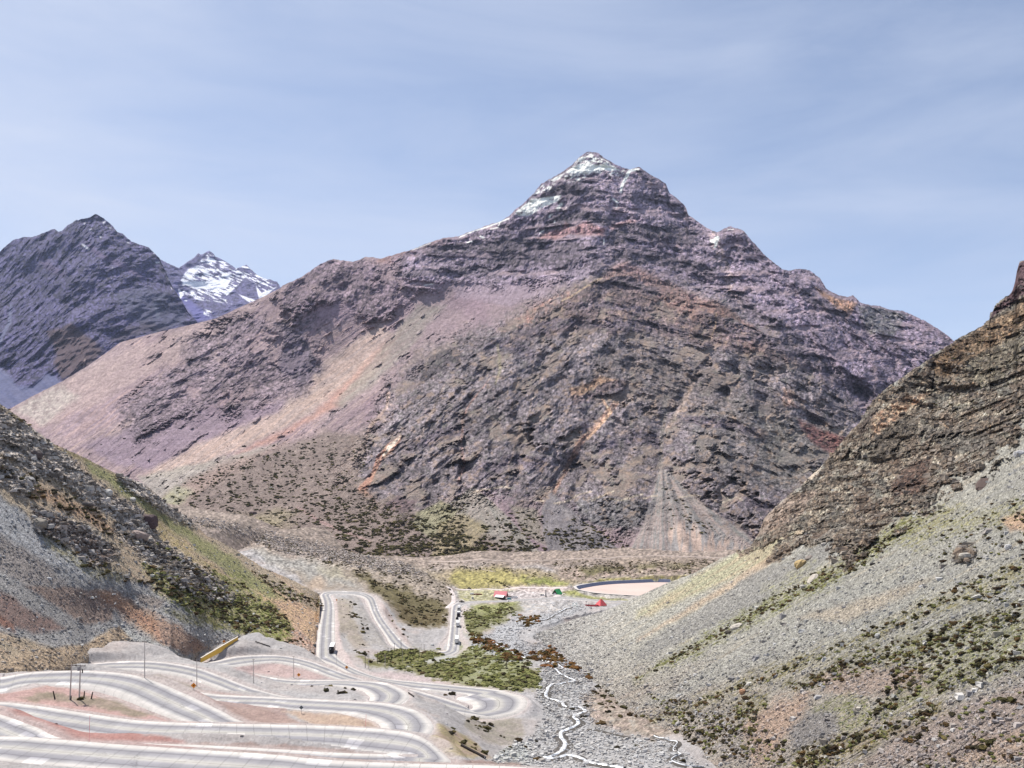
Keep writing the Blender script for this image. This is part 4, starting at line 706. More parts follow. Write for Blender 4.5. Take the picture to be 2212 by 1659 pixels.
    snow(T((1020,195),(1060,150),(1120,112),(1240,165),(1330,225),(1200,200),(1050,190)), -0.02)
    snow(T((1140,240),(1380,235),(1400,280),(1200,270)), 0.12); snow(T((950,265),(1130,270),(1090,310),(960,330)), 0.04)
    snow(T((640,560),(600,545),(720,440),(800,430),(930,410),(920,450),(800,500),(700,560)), -0.16); snow(T((730,415),(850,380),(900,330),(800,340)), 0.06); snow(T((840,310),(950,262),(930,300),(860,330)), -0.05)
    snow(T((890,510),(940,450),(950,470),(910,530)), -0.1); snow(T((600,560),(900,540),(1000,460),(960,560)), 0.2)
    for ln, w in [(T((1475,232),(1420,240),(1405,262),(1385,300),(1360,345),(1352,392)), [5,7,8,7,6,5]), (T((1295,440),(1330,465)), 3.5), (T((1325,480),(1322,505)), 2), (T((210,712),(260,690),(330,665),(400,640),(480,612),(560,580)), 2.6), (T((430,655),(480,645),(495,610)), 2), (T((360,705),(385,715)), 3.5), (T((262,750),(300,745)), 2.5), (T((780,680),(810,658)), 2.5),
                  (T((845,572),(855,555)), 4), (T((880,605),(884,595)), 3), (T((1230,760),(1232,725)), 2), (q('m', (985,250),(1110,200)), 1.6), (q('m', (1065,498),(1130,488)), 2), (T((1988,735),(2010,740),(2035,718),(2020,780)), [5,10,9,5]), (T((1895,510),(1900,530)), 0.5), (T((2110,655),(2150,652)), 1.6)]:
        p.line(ln, w, W, None, 2.5, 0.7)

m_main = terrain_mat('mountain_rock', 0.028, 0.11, 6.0, 0.42)
jagm = lambda xs: -3.0*rid(xs/14, 0.5, 0, 4, 5, 0.7)*sm(560, 640, xs)-1.0*fbm(xs/6, 2.5, 0, 3, 6)
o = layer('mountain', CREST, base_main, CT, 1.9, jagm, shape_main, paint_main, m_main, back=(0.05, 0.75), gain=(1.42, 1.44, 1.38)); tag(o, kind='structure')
# ------------------------------------------------------------------ dark mountain far left, and the snowy one behind it
CR2 = [(-400,640),(-180,600)]+q('l', (0,400),(40,365),(95,320),(170,300),(230,300),(310,270),(380,240),(415,262),(440,255),(480,215),(540,180),(620,165),(650,150),(680,135),(740,172),(800,222),(830,262),(870,275),(930,332),(980,350),(1050,372),(1090,410),(1130,452),(1170,542),(1220,652),(1290,752),(1330,832),(1390,892))+[(440,720),(470,760),(560,900)]
def shape_far(p, X, Y, wx, d, wz):
    d = d*0.12; a1 = R(35); ul = wx*math.cos(a1)+wz*math.sin(a1); vl = -wx*math.sin(a1)+wz*math.cos(a1)
    wz = wz*0.75; h = 90*fbm(wx/1100, d/1100, wz/1100, 3, 111)+180*(rid(wx/620, d/620, wz/620, 3, 112)-.48)+90*(rid(wx/240, d/240, wz/260, 3, 116)-.48)+26*(rid(ul/330, vl/160, d/300, 4, 118)-.48)+42*(rid(wx/95, d/95, wz/105, 3, 121)-.48)+20*(rid(wx/42, d/42, wz/46, 2, 122)-.48)
    sc_ = p.mask(q('l', (0,1200),(120,1350),(230,1340),(330,1250),(450,1310),(80,1505),(-200,1700),(-300,1300)), 8, 8); return h*(1-sc_*0.9)
def paint_far(p, X, Y, wx, d, wz):
    f = p.f; p.c[:] = (84, 80, 104); p.blend(sm(-0.3, 0.4, p.r+f*0.5), (118, 112, 138)); p.blend(sm(0.0, 0.4, p.wx)*0.5, (72, 68, 94)); p.grain(np.ones(p.n), 0.95, 0.42, 0.5); p.c *= np.array([0.92, 0.92, 1.0])[None]; Q = lambda *a: q('l', *a)
    p.region(Q((600,320),(700,400),(900,500),(1050,600),(950,560),(760,470),(640,400)), (126,110,142), None, 4, 5, a=0.8)
    p.region(Q((260,380),(330,450),(470,560),(430,580),(300,500)), (124,108,138), None, 4, 6, a=0.7)
    p.region(Q((470,760),(560,830),(750,950),(700,920),(520,840)), (130,124,156), None, 3, 5, a=0.8)
    p.region(Q((820,700),(1000,640),(1200,700),(1330,900),(1100,960),(900,850)), (108,112,132), (84,86,110), 8, 12, f, a=0.6)
    p.region(Q((330,960),(500,900),(560,960),(740,1100),(600,1230),(450,1300),(380,1200),(380,1050)), (186,140,128), (112,92,92), 6, 14, p.r, a=0.9)
    p.region(Q((900,930),(1050,900),(1200,940),(1000,980),(760,1050)), (122,106,116), (90,80,92), 6, 12, p.r, a=0.7)
    p.region(Q((0,1200),(120,1350),(230,1340),(330,1250),(460,1330),(80,1505),(-200,1700),(-300,1300)), (120,126,160), (140,142,170), 5, 8, p.streak(40, 6, 80, 5), a=0.9)
    p.line(Q((80,780),(70,900),(10,1000),(0,1080)), [5,9,8,6], (136,140,166), None, 4, 2, a=.8); p.line(Q((1180,680),(1100,770),(1120,860)), [3,6,8], (140,146,160), None, 4, 2, a=.6)
    p.line(Q((590,1220),(600,1160)), 3, (214,190,176), None, 2, 1, a=.8); W = (252,252,252)
    for ln, w in [(Q((580,345),(600,362),(625,382)), [3,4,5]), (Q((705,290),(712,296)), 3.5), (Q((730,195),(745,182)), 3), (Q((1105,475),(1130,472)), 3.5), (Q((1180,580),(1215,615)), 3.5), (Q((1095,405),(1090,412)), 2.5), (Q((775,230),(785,230)), 2.5), (Q((635,250),(645,240)), 2.5), (Q((595,205),(603,195)), 2), (Q((412,375),(412,385)), 2), (Q((900,335),(910,336)), 2), (Q((795,512),(797,514)), 2), (Q((1210,655),(1213,660)), 2.5)]:
        p.line(ln, w, W, None, 1.5, 0.8)
m_far = terrain_mat('far_rock', 0.014, 0.05, 9.0, 0.34)
o = layer('dark_mountain', CR2, [(-400,980),(0,960),(300,870),(500,850),(600,910)], [(0,430+200,6800),(205,464,7200),(345,560,6900),(410,690,6300),(-300,620,6600),(0,960,4300),(200,880,4700),(400,860,5200),(150,700,5600),(560,900,5600)], 1.9, lambda xs: -2.6*rid(xs/9, 0.9, 0, 4, 15, 0.7), shape_far, paint_far, m_far, x0=-400, x1=560, back=(0.05, 0.8), gain=(0.95, 0.94, 1.0)); tag(o, kind='structure')
CR3 = q('l', (900,420),(1130,455),(1200,490),(1265,520),(1290,500),(1380,440),(1400,413),(1420,425),(1440,420),(1462,402),(1480,398),(1500,405),(1530,440),(1580,462),(1640,500),(1670,522),(1700,512),(1745,493),(1770,520),(1800,552),(1840,580),(1870,592),(1910,600),(1960,615),(1975,635),(1990,662),(2150,760),(2300,800))
def shape_snow(p, X, Y, wx, d, wz):
    d = d*0.3; return 0.6*(-150)+(150*fbm(wx/1600, d/1600, wz/1600, 3, 141)+150*rid(wx/800, d/800, wz/700, 3, 142)+70*rid(wx/300, d/300, wz/280, 3, 146)+25*rid(wx/110, d/110, wz/100, 2, 148))
def paint_snow(p, X, Y, wx, d, wz):
    f = p.f; p.c[:] = (74, 72, 106); p.blend(sm(-0.3, 0.4, p.r), (104, 100, 134)); p.grain(np.ones(p.n), 0.5, 0.3, 0.4); Q = lambda *a: q('l', *a)
    p.region(Q((1200,640),(1340,740),(1500,860),(1400,900),(1300,780)), (108,106,158), None, 5, 6)
    band = fbm((X+Y*0.6)/26, (Y-X*0.45)/5, 0, 4, 151, 0.6)
    def snow(poly, thr): p.blend(sm(-1.5, 1.5, polysd(X+p.wx*3, Y+p.wy*3, poly))*sm(thr-0.07, thr+0.07, band), (250, 251, 252))
    snow(Q((1280,600),(1330,520),(1390,500),(1480,470),(1700,540),(1760,560),(1700,620),(1600,720),(1500,720),(1400,690),(1290,640)), -0.02); snow(Q((1280,600),(1400,610),(1560,600),(1640,590),(1600,660),(1400,660),(1300,630)), -0.45)
    snow(Q((1400,480),(1480,400),(1640,500),(1560,500),(1450,470)), 0.05); snow(Q((1640,500),(1750,500),(1960,640),(1900,700),(1800,620),(1700,560)), 0.08); snow(Q((1810,640),(1850,690),(1960,650),(1870,720),(1830,730)), -0.35)
    snow(Q((1690,700),(1830,750),(1770,760),(1720,730)), -0.1); snow(Q((1250,670),(1400,680),(1600,740),(1640,770),(1400,740),(1300,710)), 0.1); snow(Q((1440,800),(1600,840),(1500,870),(1440,840)), 0.15)
    p.line(Q((1265,670),(1285,700),(1275,730)), [4,9,3], (250,251,255), None, 1.5, 1); p.line(Q((1310,742),(1320,745)), 3, (250,251,255), None, 1, 1)
o = layer('snowy_mountain', CR3, [(200,760),(420,740),(500,720),(700,700)], [(409,560,9600),(456,540,10200),(600,620,9600),(400,735,7600),(520,700,8000),(300,550,9000),(700,700,8400),(500,640,8900)], 1.5, lambda xs: -2.2*rid(xs/7, 0.9, 0, 3, 19, 0.7), shape_snow, paint_snow, m_far, x0=270, x1=720, back=(0.05, 0.9), gain=(1.35, 1.35, 1.4)); tag(o, kind='structure')
# ------------------------------------------------------------------ right hillside
CRR = [(1150,1372),(1200,1352),(1248,1335),(1303,1321),(1340,1305),(1363,1294),(1386,1284.6),(1434,1262),(1500,1238),(1560,1205),(1620,1182),(1640,1150)]+q(7, (345,1497),(380,1460),(470,1380),(540,1330),(600,1270),(660,1220),(700,1170),(760,1100),(810,1040),(850,990),(885,960),(920,900),(960,840),(1000,800),(1060,745),(1130,700),(1200,650),(1260,615),(1292,600),(1298,575),(1350,545),(1410,510),(1450,480),(1530,440),(1590,408),(1600,390),(1620,380),(1622,345),(1640,325),(1650,300),(1690,260),(1735,235),(1750,215),(1765,170),(1775,110),(1788,60),(1795,45),(1816,45))+[(2260,560),(2400,530)]
ROCKR = [(1632,1175),(1700,1090),(1790,1010),(1830,950),(1870,890),(1930,830),(2010,780),(2020,765),(2080,735),(2212,640),(2260,560),(2400,560),(2400,860),(2212,880),(2150,960),(2100,990),(2040,1040),(1980,1090),(1900,1130),(1840,1190),(1800,1180),(1760,1150),(1690,1165)]
def shape_right(p, X, Y, wx, d, wz):
    rb = p.r*0.5+fbm(X/24, Y/20, 0, 4, 268, 0.65)*1.3+p.streak(-32, 9, 60, 77, 3)*0.9; p.rb = rb; rk = p.mask(ROCKR, 12, 40, rb, 60)
    for poly in [q(8, (400,350),(470,270),(560,200),(600,230),(480,330)), q(8, (920,230),(1000,140),(1200,60),(1150,130),(1000,230)), q(8, (1600,330),(1640,250),(1720,260),(1700,330))]: rk = np.maximum(rk, p.mask(poly, 5, 8, p.r, 6))
    soft_ = sm(0.02, 0.22, fbm(X/34+Y/60, Y/26, 0, 5, 262, 0.62)); rk = rk*(1-0.8*soft_*(polysd(X, Y, ROCKR) > 14)); p.soft_ = soft_
    p.rock = rk
    d0 = d; d = d*0.12; RI = lambda a, b, c, o, sd: rid(a, b, c*0.65, o, sd)-0.48
    h = 4*fbm(wx/60, d0/60, wz/60, 4, 211)+rk*(26*RI(wx/62, d/62, wz/62, 3, 212)+21*RI(wx/24, d/24, wz/24, 3, 216)+6.5*RI(wx/9, d/9, wz/9, 3, 221)+2.2*RI(wx/4, d/4, wz/4, 2, 224))
    d = d0
    h += (1-rk)*(1.5*fbm(wx/9, d/9, wz/9, 4, 231)*1.2+0.8*p.streak(-30, 7, 90, 5))
    mound = p.mask([(1400,1500),(1560,1520),(1700,1600),(1760,1659),(1500,1659),(1380,1560)], 30, 10); h += mound*3*fbm(wx/14, d/14, wz/14, 3, 233)
    cl = polysd(X+p.wx*4, Y, q(7, (1292,600),(1330,590),(1330,700),(1300,760),(1285,700))); h += sm(-10, 10, cl)*(-14)
    return h*0.9
def paint_right(p, X, Y, wx, d, wz):
    f = p.f; s1 = p.streak(-31, 7, 120, 61, 4); s2 = p.streak(-22, 6, 90, 67, 4); s3 = p.streak(-30, 2.2, 34, 69, 3); E = lambda *a: q(8, *a)
    t = sm(1350, 1600, Y)
    p.c[:] = (172, 172, 170); p.blend(sm(-0.1, 0.4, s1)*(1-t)*0.8, (160, 160, 162)); p.blend(sm(0.1, 0.45, -s1)*(1-t)*0.7, (184, 174, 162)); p.blend(t*0.6, (170, 160, 158)); p.blend(sm(0.0, 0.4, s2)*t*0.6, (182, 164, 156))
    vg = s3+0.5*f+0.2
    Rg = p.region
    Rg(E((0,1000),(900,520),(1500,380),(1700,380),(1100,720),(600,900),(0,1120)), (174,176,176), (166,166,168), 10, 14, f, a=0.7)
    Rg(E((600,700),(1100,560),(1500,430),(1300,560),(900,730)), (188,172,156), None, 10, 12, a=0.5)
    Rg(E((0,340),(260,250),(520,160),(640,150),(560,260),(300,400),(0,560)), (174,176,152), (188,174,150), 8, 10, s1, a=0.8)
    Rg(E((0,580),(330,370),(640,110),(660,140),(380,400),(0,640)), (196,172,152), None, 6, 8, a=0.6)
    Rg(E((0,610),(300,430),(560,330),(800,200),(920,120),(1050,0),(1150,0),(900,240),(600,470),(250,680),(0,800)), (156,156,158), (144,144,148), 6, 10, f, a=0.85)
    # green and olive strips running down the fall line
    for poly, c1, c2, na in [(E((0,840),(200,720),(480,560),(760,440),(960,300),(1200,120),(1360,80),(1300,180),(1000,350),(850,470),(550,600),(300,740),(0,880)), (138,142,84), (110,114,58), 10),
        (E((620,470),(900,340),(1200,140),(1500,0),(1640,0),(1300,160),(1000,320),(760,460)), (160,154,112), (140,138,92), 10), (E((1220,110),(1360,80),(1300,160),(1200,200)), (104,108,48), (84,88,40), 4), (E((0,150+0),(0,150),(0,150)), (0,0,0), (0,0,0), 0),
        (E((1250,230),(1500,80),(1900,0),(2045,0),(1900,80),(1500,200),(1350,260)), (164,160,124), (148,146,104), 10), (E((0,1150),(400,1040),(800,900),(1200,740),(1400,620),(1600,560),(1500,650),(1000,860),(500,1060),(0,1180)), (162,158,116), (134,126,84), 14),
        (E((530,1150),(700,1060),(1000,930),(1400,800),(1900,640),(2045,600),(2045,760),(1700,760),(1200,1000),(900,1080),(600,1170)), (144,142,112), (112,108,74), 12), (E((1300,900),(1700,780),(2045,800),(2045,1000),(1700,1100),(1300,1250),(1000,1400),(1200,1200),(1400,1000)), (158,158,122), (132,136,86), 16),
        (E((700,1300),(950,1180),(1060,1250),(1000,1380),(880,1450),(860,1330)), (134,142,86), (122,130,74), 8), (E((560,1659),(640,1520),(900,1480),(1300,1350),(1500,1250),(1500,1330),(1000,1560),(750,1659)), (150,144,100), (120,110,62), 14), (E((180,1260),(330,1180),(420,1200),(330,1330),(240,1360)), (140,136,92), (118,112,66), 8), (E((1560,640),(1700,500),(2045,260),(2045,420),(1800,540)), (170,164,128), (150,144,108), 12),
        (E((380,520),(480,480),(600,400),(700,330),(640,420),(480,540)), (170,170,140), None, 6)]:
        if na: Rg(poly, c1, c2, 14, 20, s3, 0.12+0.78*sm(-0.12, 0.30, s3*0.6+f*0.5+0.35*fbm(X/5, Y/4, 0, 3, 291)), vg, na*1.5)
    Rg(E((540,1400),(700,1300),(860,1300),(860,1420),(700,1520),(600,1560)), (150,148,152), (134,132,138), 10, 16, f, 0.8)
    Rg(E((700,1100),(900,1030),(1400,1030),(1420,1120),(1150,1180),(800,1180)), (180,160,154), (160,146,142), 14, 26, f, 0.8, s3, 14)
    Rg(E((250,1380),(450,1230),(700,1180),(620,1320),(520,1480),(420,1640),(330,1640)), (190,164,152), (176,156,146), 16, 26, f, 0.85, s3, 16)
    Rg(E((1000,1659),(1300,1400),(1700,1240),(2045,1100),(2045,1659)), (176,160,158), (160,150,150), 12, 14, f, a=0.8); Rg(E((1700,1500),(2045,1380),(2045,1659),(1600,1659)), (200,178,166), (180,160,150), 12, 16, f, a=0.7)
    Rg(E((1900,60),(2045,20),(2045,180),(1950,160)), (206,170,146), None, 8, 12, a=0.7)
    p.c *= np.array([1.02, 1.0, 0.96])[None]
    toe = sm(1420, 1200, X+(Y-1400)*0.3)*0.8; p.blend(toe, (190, 187, 184), (180, 174, 170), f)
    # rock
    rall = p.mask(ROCKR, 10, 40, p.rb, 60); p.blend(rall*p.soft_*0.7, (182, 164, 140), (164, 156, 140), f)
    tg = sm(0.14, 0.3, p.streak(-33, 10, 70, 79, 4)+0.2*f)*rall; p.blend(tg*0.85, (172, 166, 158), (158, 150, 142), f); p.rock = p.rock*(1-tg*0.8); rall = rall*(1-tg*0.7)
    p.blend(p.rock, (98, 88, 80), (146, 130, 116), p.r+f*0.8); dl = fbm(X/26, Y/20, 0, 5, 261, 0.7)
    p.blend(p.rock*sm(0.0, 0.3, dl)*0.65, (150, 150, 140)); p.blend(p.rock*sm(0.05, 0.35, -dl)*0.7, (84, 74, 66)); p.blend(p.rock*sm(0.25, 0.45, fbm(X/18, Y/14, 0, 4, 263, 0.7))*0.7, (186, 148, 116))
    b1 = fbm(X/60, Y/44, 0, 4, 266, 0.6); b2 = fbm(X/38+Y/90, Y/30, 3.3, 4, 267, 0.65); p.blend(rall*sm(0.05, 0.28, b1)*0.6, (132, 132, 128), (96, 96, 92), f); p.blend(rall*sm(0.12, 0.32, b2)*0.6, (196, 182, 164), (168, 150, 132), f); p.blend(rall*sm(0.12, 0.32, -b1)*0.55, (74, 64, 58), (110, 84, 70), f)
    B = lambda *a: q(7, *a)
    Rg(B((1740,220),(1780,60),(1816,50),(1816,240),(1660,340),(1625,380),(1640,320)), (92,72,78), (116,92,94), 2, 4, f)
    Rg(B((1300,600),(1400,520),(1560,430),(1700,350),(1816,270),(1816,420),(1600,560),(1500,620),(1380,700),(1310,700)), (180,154,122), (142,112,86), 8, 14, p.r, a=0.65)
    Rg(B((1480,620),(1600,560),(1816,430),(1816,560),(1700,700),(1560,740),(1480,700)), (92,92,84), (122,114,100), 6, 12, p.r, a=0.7)
    Rg(B((950,920),(1100,820),(1290,780),(1180,880),(1050,980),(960,1030)), (204,184,160), (214,160,130), 5, 10, f, a=0.7); Rg(B((870,980),(950,900),(1000,860),(960,950),(880,1040)), (96,82,78), None, 5, 8, a=0.6)
    Rg(B((1040,1000),(1100,930),(1220,950),(1180,1050),(1040,1180),(950,1190),(960,1090)), (78,74,68), (108,98,88), 5, 10, p.r, a=0.8)
    Rg(B((1180,1180),(1300,1150),(1250,1350),(1080,1380),(1060,1300)), (120,86,74), (96,74,66), 6, 10, p.r, a=0.75); Rg(B((1240,960),(1500,1000),(1700,1050),(1640,1110),(1400,1120),(1260,1040)), (160,154,150), (112,106,100), 6, 12, p.r, a=0.7)
    Rg(B((300,1600),(340,1490),(480,1370),(640,1340),(560,1470),(400,1570)), (182,160,146), (142,122,112), 5, 8, f, a=0.75)
    Rg(B((0,0),(1,0),(1,1)), (1,1,1)); Rg(B((540,1240),(600,1215),(670,1205),(620,1270),(570,1300)), (214,196,178), None, 3, 6)
    p.grain(rall, 1.1, 0.45, 0.55); p.grain(1-p.rock, 0.22, 0.0, 0.62)
m_right = terrain_mat('hillside_scree', 0.35, 1.4, 0.8, 0.45)
jagr = lambda xs: -4.0*rid(xs/16, 0.5, 0, 4, 25, 0.7)*sm(1640, 1720, xs)-1.0*fbm(xs/6, 2.5, 0, 3, 26)
o = layer('right_hillside', CRR, BSR, CTR, 1.8, jagr, shape_right, paint_right, m_right, x0=1152, x1=2400, back=(0.05, 0.7), skirt=4, snap=60, gain=(1.12, 1.13, 1.1)); tag(o, kind='structure')
# ------------------------------------------------------------------ left hillside
CRL = [(-200,815)]+q(6, (0,80),(100,150),(180,215),(250,270),(320,322),(400,360),(460,385),(520,412),(600,455),(700,505),(770,530),(850,560),(900,590),(950,632),(1000,680),(1050,712),(1150,782),(1190,822),(1250,880),(1350,925),(1450,982),(1600,1080),(1750,1142),(1896,1230))+[(690,1284),(694,1330)]
def Q6(*a): return q(6, *a)
RKL = [Q6((0,130),(180,230),(400,420),(540,540),(600,600),(700,660),(860,760),(940,850),(900,880),(780,820),(600,700),(430,560),(200,480),(0,380)), Q6((200,720),(350,760),(560,870),(700,980),(640,1050),(560,1040),(420,920),(250,840)), Q6((700,820),(850,860),(1000,950),(1200,1080),(1320,1180),(1420,1280),(1300,1270),(1100,1180),(950,1050),(800,930)), Q6((0,440),(200,560),(160,640),(0,600)), Q6((720,520),(850,565),(960,650),(1060,730),(1180,820),(1100,780),(950,690),(800,590))]
def shape_left(p, X, Y, wx, d, wz):
    rk = np.zeros(X.shape)
    for r_ in RKL: rk = np.maximum(rk, p.mask(r_, 7, 12, p.r, 12))
    p.rock = rk
    h = 2.5*fbm(wx/50, d/50, wz/50, 4, 311)+rk*(10*(rid(wx/30, d*.4/30, wz/30, 3, 312)-.48)+6*(rid(wx/11, d*.4/11, wz/10, 3, 316)-.45)+2.6*(rid(wx/4.5, d*.4/4.5, wz/4.2, 3, 321)-.3))
    h += (1-rk)*(0.8*fbm(wx/7, d/7, wz/7, 4, 331)+0.6*p.streak(38, 7, 90, 5))
    bank = p.mask(q(1, (0,390),(150,240),(400,160),(640,160),(900,40),(1060,120),(800,215),(450,370)), 8, 6); h += bank*1.6*rid(wx/6, d/6, wz/9, 3, 335)
    return h
def paint_left(p, X, Y, wx, d, wz):
    f = p.f; s1 = p.streak(38, 7, 100, 61, 4); s3 = p.streak(38, 2.2, 30, 69, 3); Rg = p.region
    p.c[:] = (168, 154, 136); p.blend(sm(-0.1, 0.4, s1)*0.7, (184, 160, 138)); p.blend(sm(0.1, 0.45, -s1)*0.6, (146, 136, 116)); vg = s3+0.5*f+0.2
    # grey scree wedge, dark talus, brown and rusty aprons
    Rg(Q6((0,640),(200,780),(330,920),(560,1060),(900,1180),(960,1230),(1100,1300),(1280,1420),(1500,1480),(1280,1659),(700,1659),(0,1659)), (160,160,160), (148,146,148), 8, 14, f)
    Rg(Q6((0,640),(200,800),(400,960),(600,1090),(500,1140),(200,1000),(0,900)), (172,174,178), (158,158,162), 8, 12, f, a=0.8)
    Rg(Q6((0,900),(300,1060),(400,1180),(150,1170),(0,1130)), (154,146,142), (140,132,130), 10, 12, f, a=0.8)
    Rg(Q6((150,1180),(500,1200),(680,1240),(680,1400),(500,1420),(300,1280)), (150,132,124), (138,124,118), 6, 10, f)
    Rg(Q6((0,1160),(150,1200),(350,1330),(560,1450),(500,1480),(250,1430),(0,1300)), (126,122,124), (150,148,148), 8, 12, p.r, a=0.7)
    Rg(Q6((0,1270),(250,1360),(400,1440),(200,1470),(0,1560)), (136,112,106), (122,106,102), 8, 12, f, a=0.9); Rg(Q6((0,1380),(80,1410),(90,1470),(0,1500)), (140,104,92), (130,98,88), 6, 10, f, a=0.9)
    Rg(Q6((580,1210),(720,1220),(800,1290),(950,1370),(1150,1480),(1250,1560),(1100,1600),(900,1480),(760,1380),(660,1300)), (182,148,124), (156,120,102), 10, 18, s1, 0.9, s3, 10)
    Rg(Q6((950,1390),(1150,1480),(1250,1560),(1100,1600),(980,1520)), (150,130,120), None, 6, 10, a=0.7); Rg(Q6((820,1230),(1000,1270),(960,1330),(850,1290)), (146,134,128), None, 5, 8, a=0.7)
    Rg(Q6((700,1400),(880,1500),(1100,1590),(1190,1640),(900,1560),(700,1480)), (176,178,178), None, 5, 8, a=0.7)
    Rg(q(1, (0,360),(60,280),(250,210),(500,180),(700,150),(900,30),(960,10),(1060,110),(800,215),(640,310),(450,370),(200,385),(0,392)), (190,170,146), (164,146,128), 5, 8, f)
    # sandy cut slope above the road bend
    Rg(Q6((1470,1110),(1560,1140),(1700,1230),(1896,1330),(1896,1659),(1800,1600),(1720,1460),(1600,1280)), (206,176,142), (186,158,138), 6, 8, s3); Rg(Q6((1700,1380),(1800,1440),(1896,1560),(1896,1659),(1740,1560)), (204,160,140), (176,166,160), 6, 10, f, a=0.8)
    Rg(Q6((1560,1480),(1700,1500),(1896,1640),(1896,1700),(1600,1640)), (166,164,164), (150,146,144), 6, 10, f, a=0.8)
    # green strips
    for poly, c1, c2, na, al in [(Q6((520,420),(700,520),(850,640),(1000,760),(1200,880),(1400,1010),(1560,1130),(1720,1260),(1600,1240),(1400,1120),(1150,920),(900,740),(650,560),(560,500)), (148,147,108), (138,137,98), 4, 1.3), (Q6((900,760),(1000,830),(1150,960),(1300,1080),(1420,1180),(1380,1160),(1150,1010),(960,880)), (170,154,108), None, 5, .8),
        (Q6((880,1060),(1000,1090),(1200,1200),(1480,1310),(1640,1290),(1760,1440),(1700,1500),(1500,1460),(1300,1430),(1130,1330),(960,1200)), (144,146,92), (116,122,66), 12, .9), (Q6((1300,1120),(1450,1130),(1600,1280),(1740,1400),(1600,1400),(1400,1260)), (146,150,92), (124,128,70), 10, .85), (Q6((0,100),(120,180),(250,280),(400,370),(520,430),(380,380),(200,280),(0,160)), (156,144,104), (134,122,84), 6, .9),
        (Q6((260,880),(420,980),(620,1060),(740,1130),(700,1160),(500,1080),(300,960)), (150,142,106), (128,120,84), 10, .7), (Q6((1450,1400),(1650,1380),(1780,1480),(1700,1520),(1500,1490)), (136,140,80), (120,124,66), 6, .9), (Q6((1000,1330),(1300,1400),(1330,1440),(1120,1400)), (110,106,66), None, 4, .8)]:
        Rg(poly, c1, c2, 8, 14, s3, np.minimum(1, al)*(0.25+0.75*sm(-0.2, 0.22, s3*0.6+f*0.5+0.35*fbm(X/5, Y/4, 0, 3, 391)+(al > 1)*0.3)), vg, na*1.4)
    Rg(Q6((150,540),(330,620),(560,720),(700,850),(600,840),(400,720),(200,640)), (190,152,124), (160,134,110), 7, 12, f, a=0.7)
    # rock
    p.blend(p.rock, (118, 108, 102), (190, 180, 172), p.r+f*0.9); dl = fbm(X/14, Y/12, 0, 4, 361, 0.7); p.blend(p.rock*sm(0.05, 0.3, -dl)*0.75, (84, 74, 66)); Rg(RKL[1], (132,112,102), (96,80,74), 5, 10, p.r, a=0.75); Rg(RKL[2], (120,106,94), (88,78,68), 5, 10, p.r, a=0.7)
    p.grain(p.rock, 0.85, 0.35, 0.55); p.grain(1-p.rock, 0.25, 0.0, 0.62)
jagl = lambda xs: -2.2*rid(xs/11, 0.5, 0, 4, 35, 0.7)-1.0*fbm(xs/4, 2.5, 0, 3, 36)
o = layer('left_hillside', CRL, BSL, CTL, 1.7, jagl, shape_left, paint_left, m_right, x0=-200, x1=693, back=(0.05, 0.7), skirt=3, snap=40, gain=(1.45, 1.43, 1.38)); tag(o, kind='structure')
# ------------------------------------------------------------------ loose stones and scrub, thousands of small solids
def ico():
    b = bmesh.new(); bmesh.ops.create_icosphere(b, subdivisions=1, radius=1.0); b.verts.ensure_lookup_table(); V = np.array([v.co[:] for v in b.verts]); Fc = np.array([[v.index for v in f.verts] for f in b.faces]); b.free(); return V, Fc
IV, IF = ico()
def ico2():
    b = bmesh.new(); bmesh.ops.create_icosphere(b, subdivisions=2, radius=1.0); b.verts.ensure_lookup_table(); V = np.array([v.co[:] for v in b.verts]); Fc = np.array([[v.index for v in f.verts] for f in b.faces if f.calc_center_median().z > -0.45]); b.free(); return V, Fc
JV, JF = ico2()
OV = np.array([(x, y, z) for z in (-.6, .6) for y in (-.8, .8) for x in (-.8, .8)])*np.array([1, 1, 1.1]); OV[4:, :2] *= 0.72
OF = np.array([(0,1,5),(0,5,4),(1,3,7),(1,7,5),(3,2,6),(3,6,7),(2,0,4),(2,4,6),(4,5,7),(4,7,6)])
def scatter(name, items, mat, kind='stuff', jit=0.28, seed=0, fine=False):
    """items: position, size xyz, turn about z, colour; each becomes a separate little solid of one mesh"""
    P, S, A, C = [np.concatenate([i[k] for i in items]) for k in range(4)]; n = len(P); r = np.random.default_rng(seed)
    BV, BF = (JV, JF) if fine else (OV, OF); k = len(BV)
    loc = BV[None]*(1+r.normal(size=(n, k, 1))*jit*0.6)+r.normal(size=(n, k, 3))*jit*0.5
    loc = loc*S[:, None, :]; c, s = np.cos(A)[:, None], np.sin(A)[:, None]
    x = loc[..., 0]*c-loc[..., 1]*s; y = loc[..., 0]*s+loc[..., 1]*c; V = np.stack([x, y, loc[..., 2]], -1)+P[:, None, :]
    Fc = (BF[None]+(np.arange(n)*k)[:, None, None]).reshape(-1, 3)
    cc = np.repeat(C[:, None, :], k, 1)*(1+r.normal(size=(n, k, 1))*0.08)
    o = npmesh(name, V.reshape(-1, 3), Fc, mat, col=np.clip(cc.reshape(-1, 3), 0.01, 0.9)); tag(o, kind=kind); return o
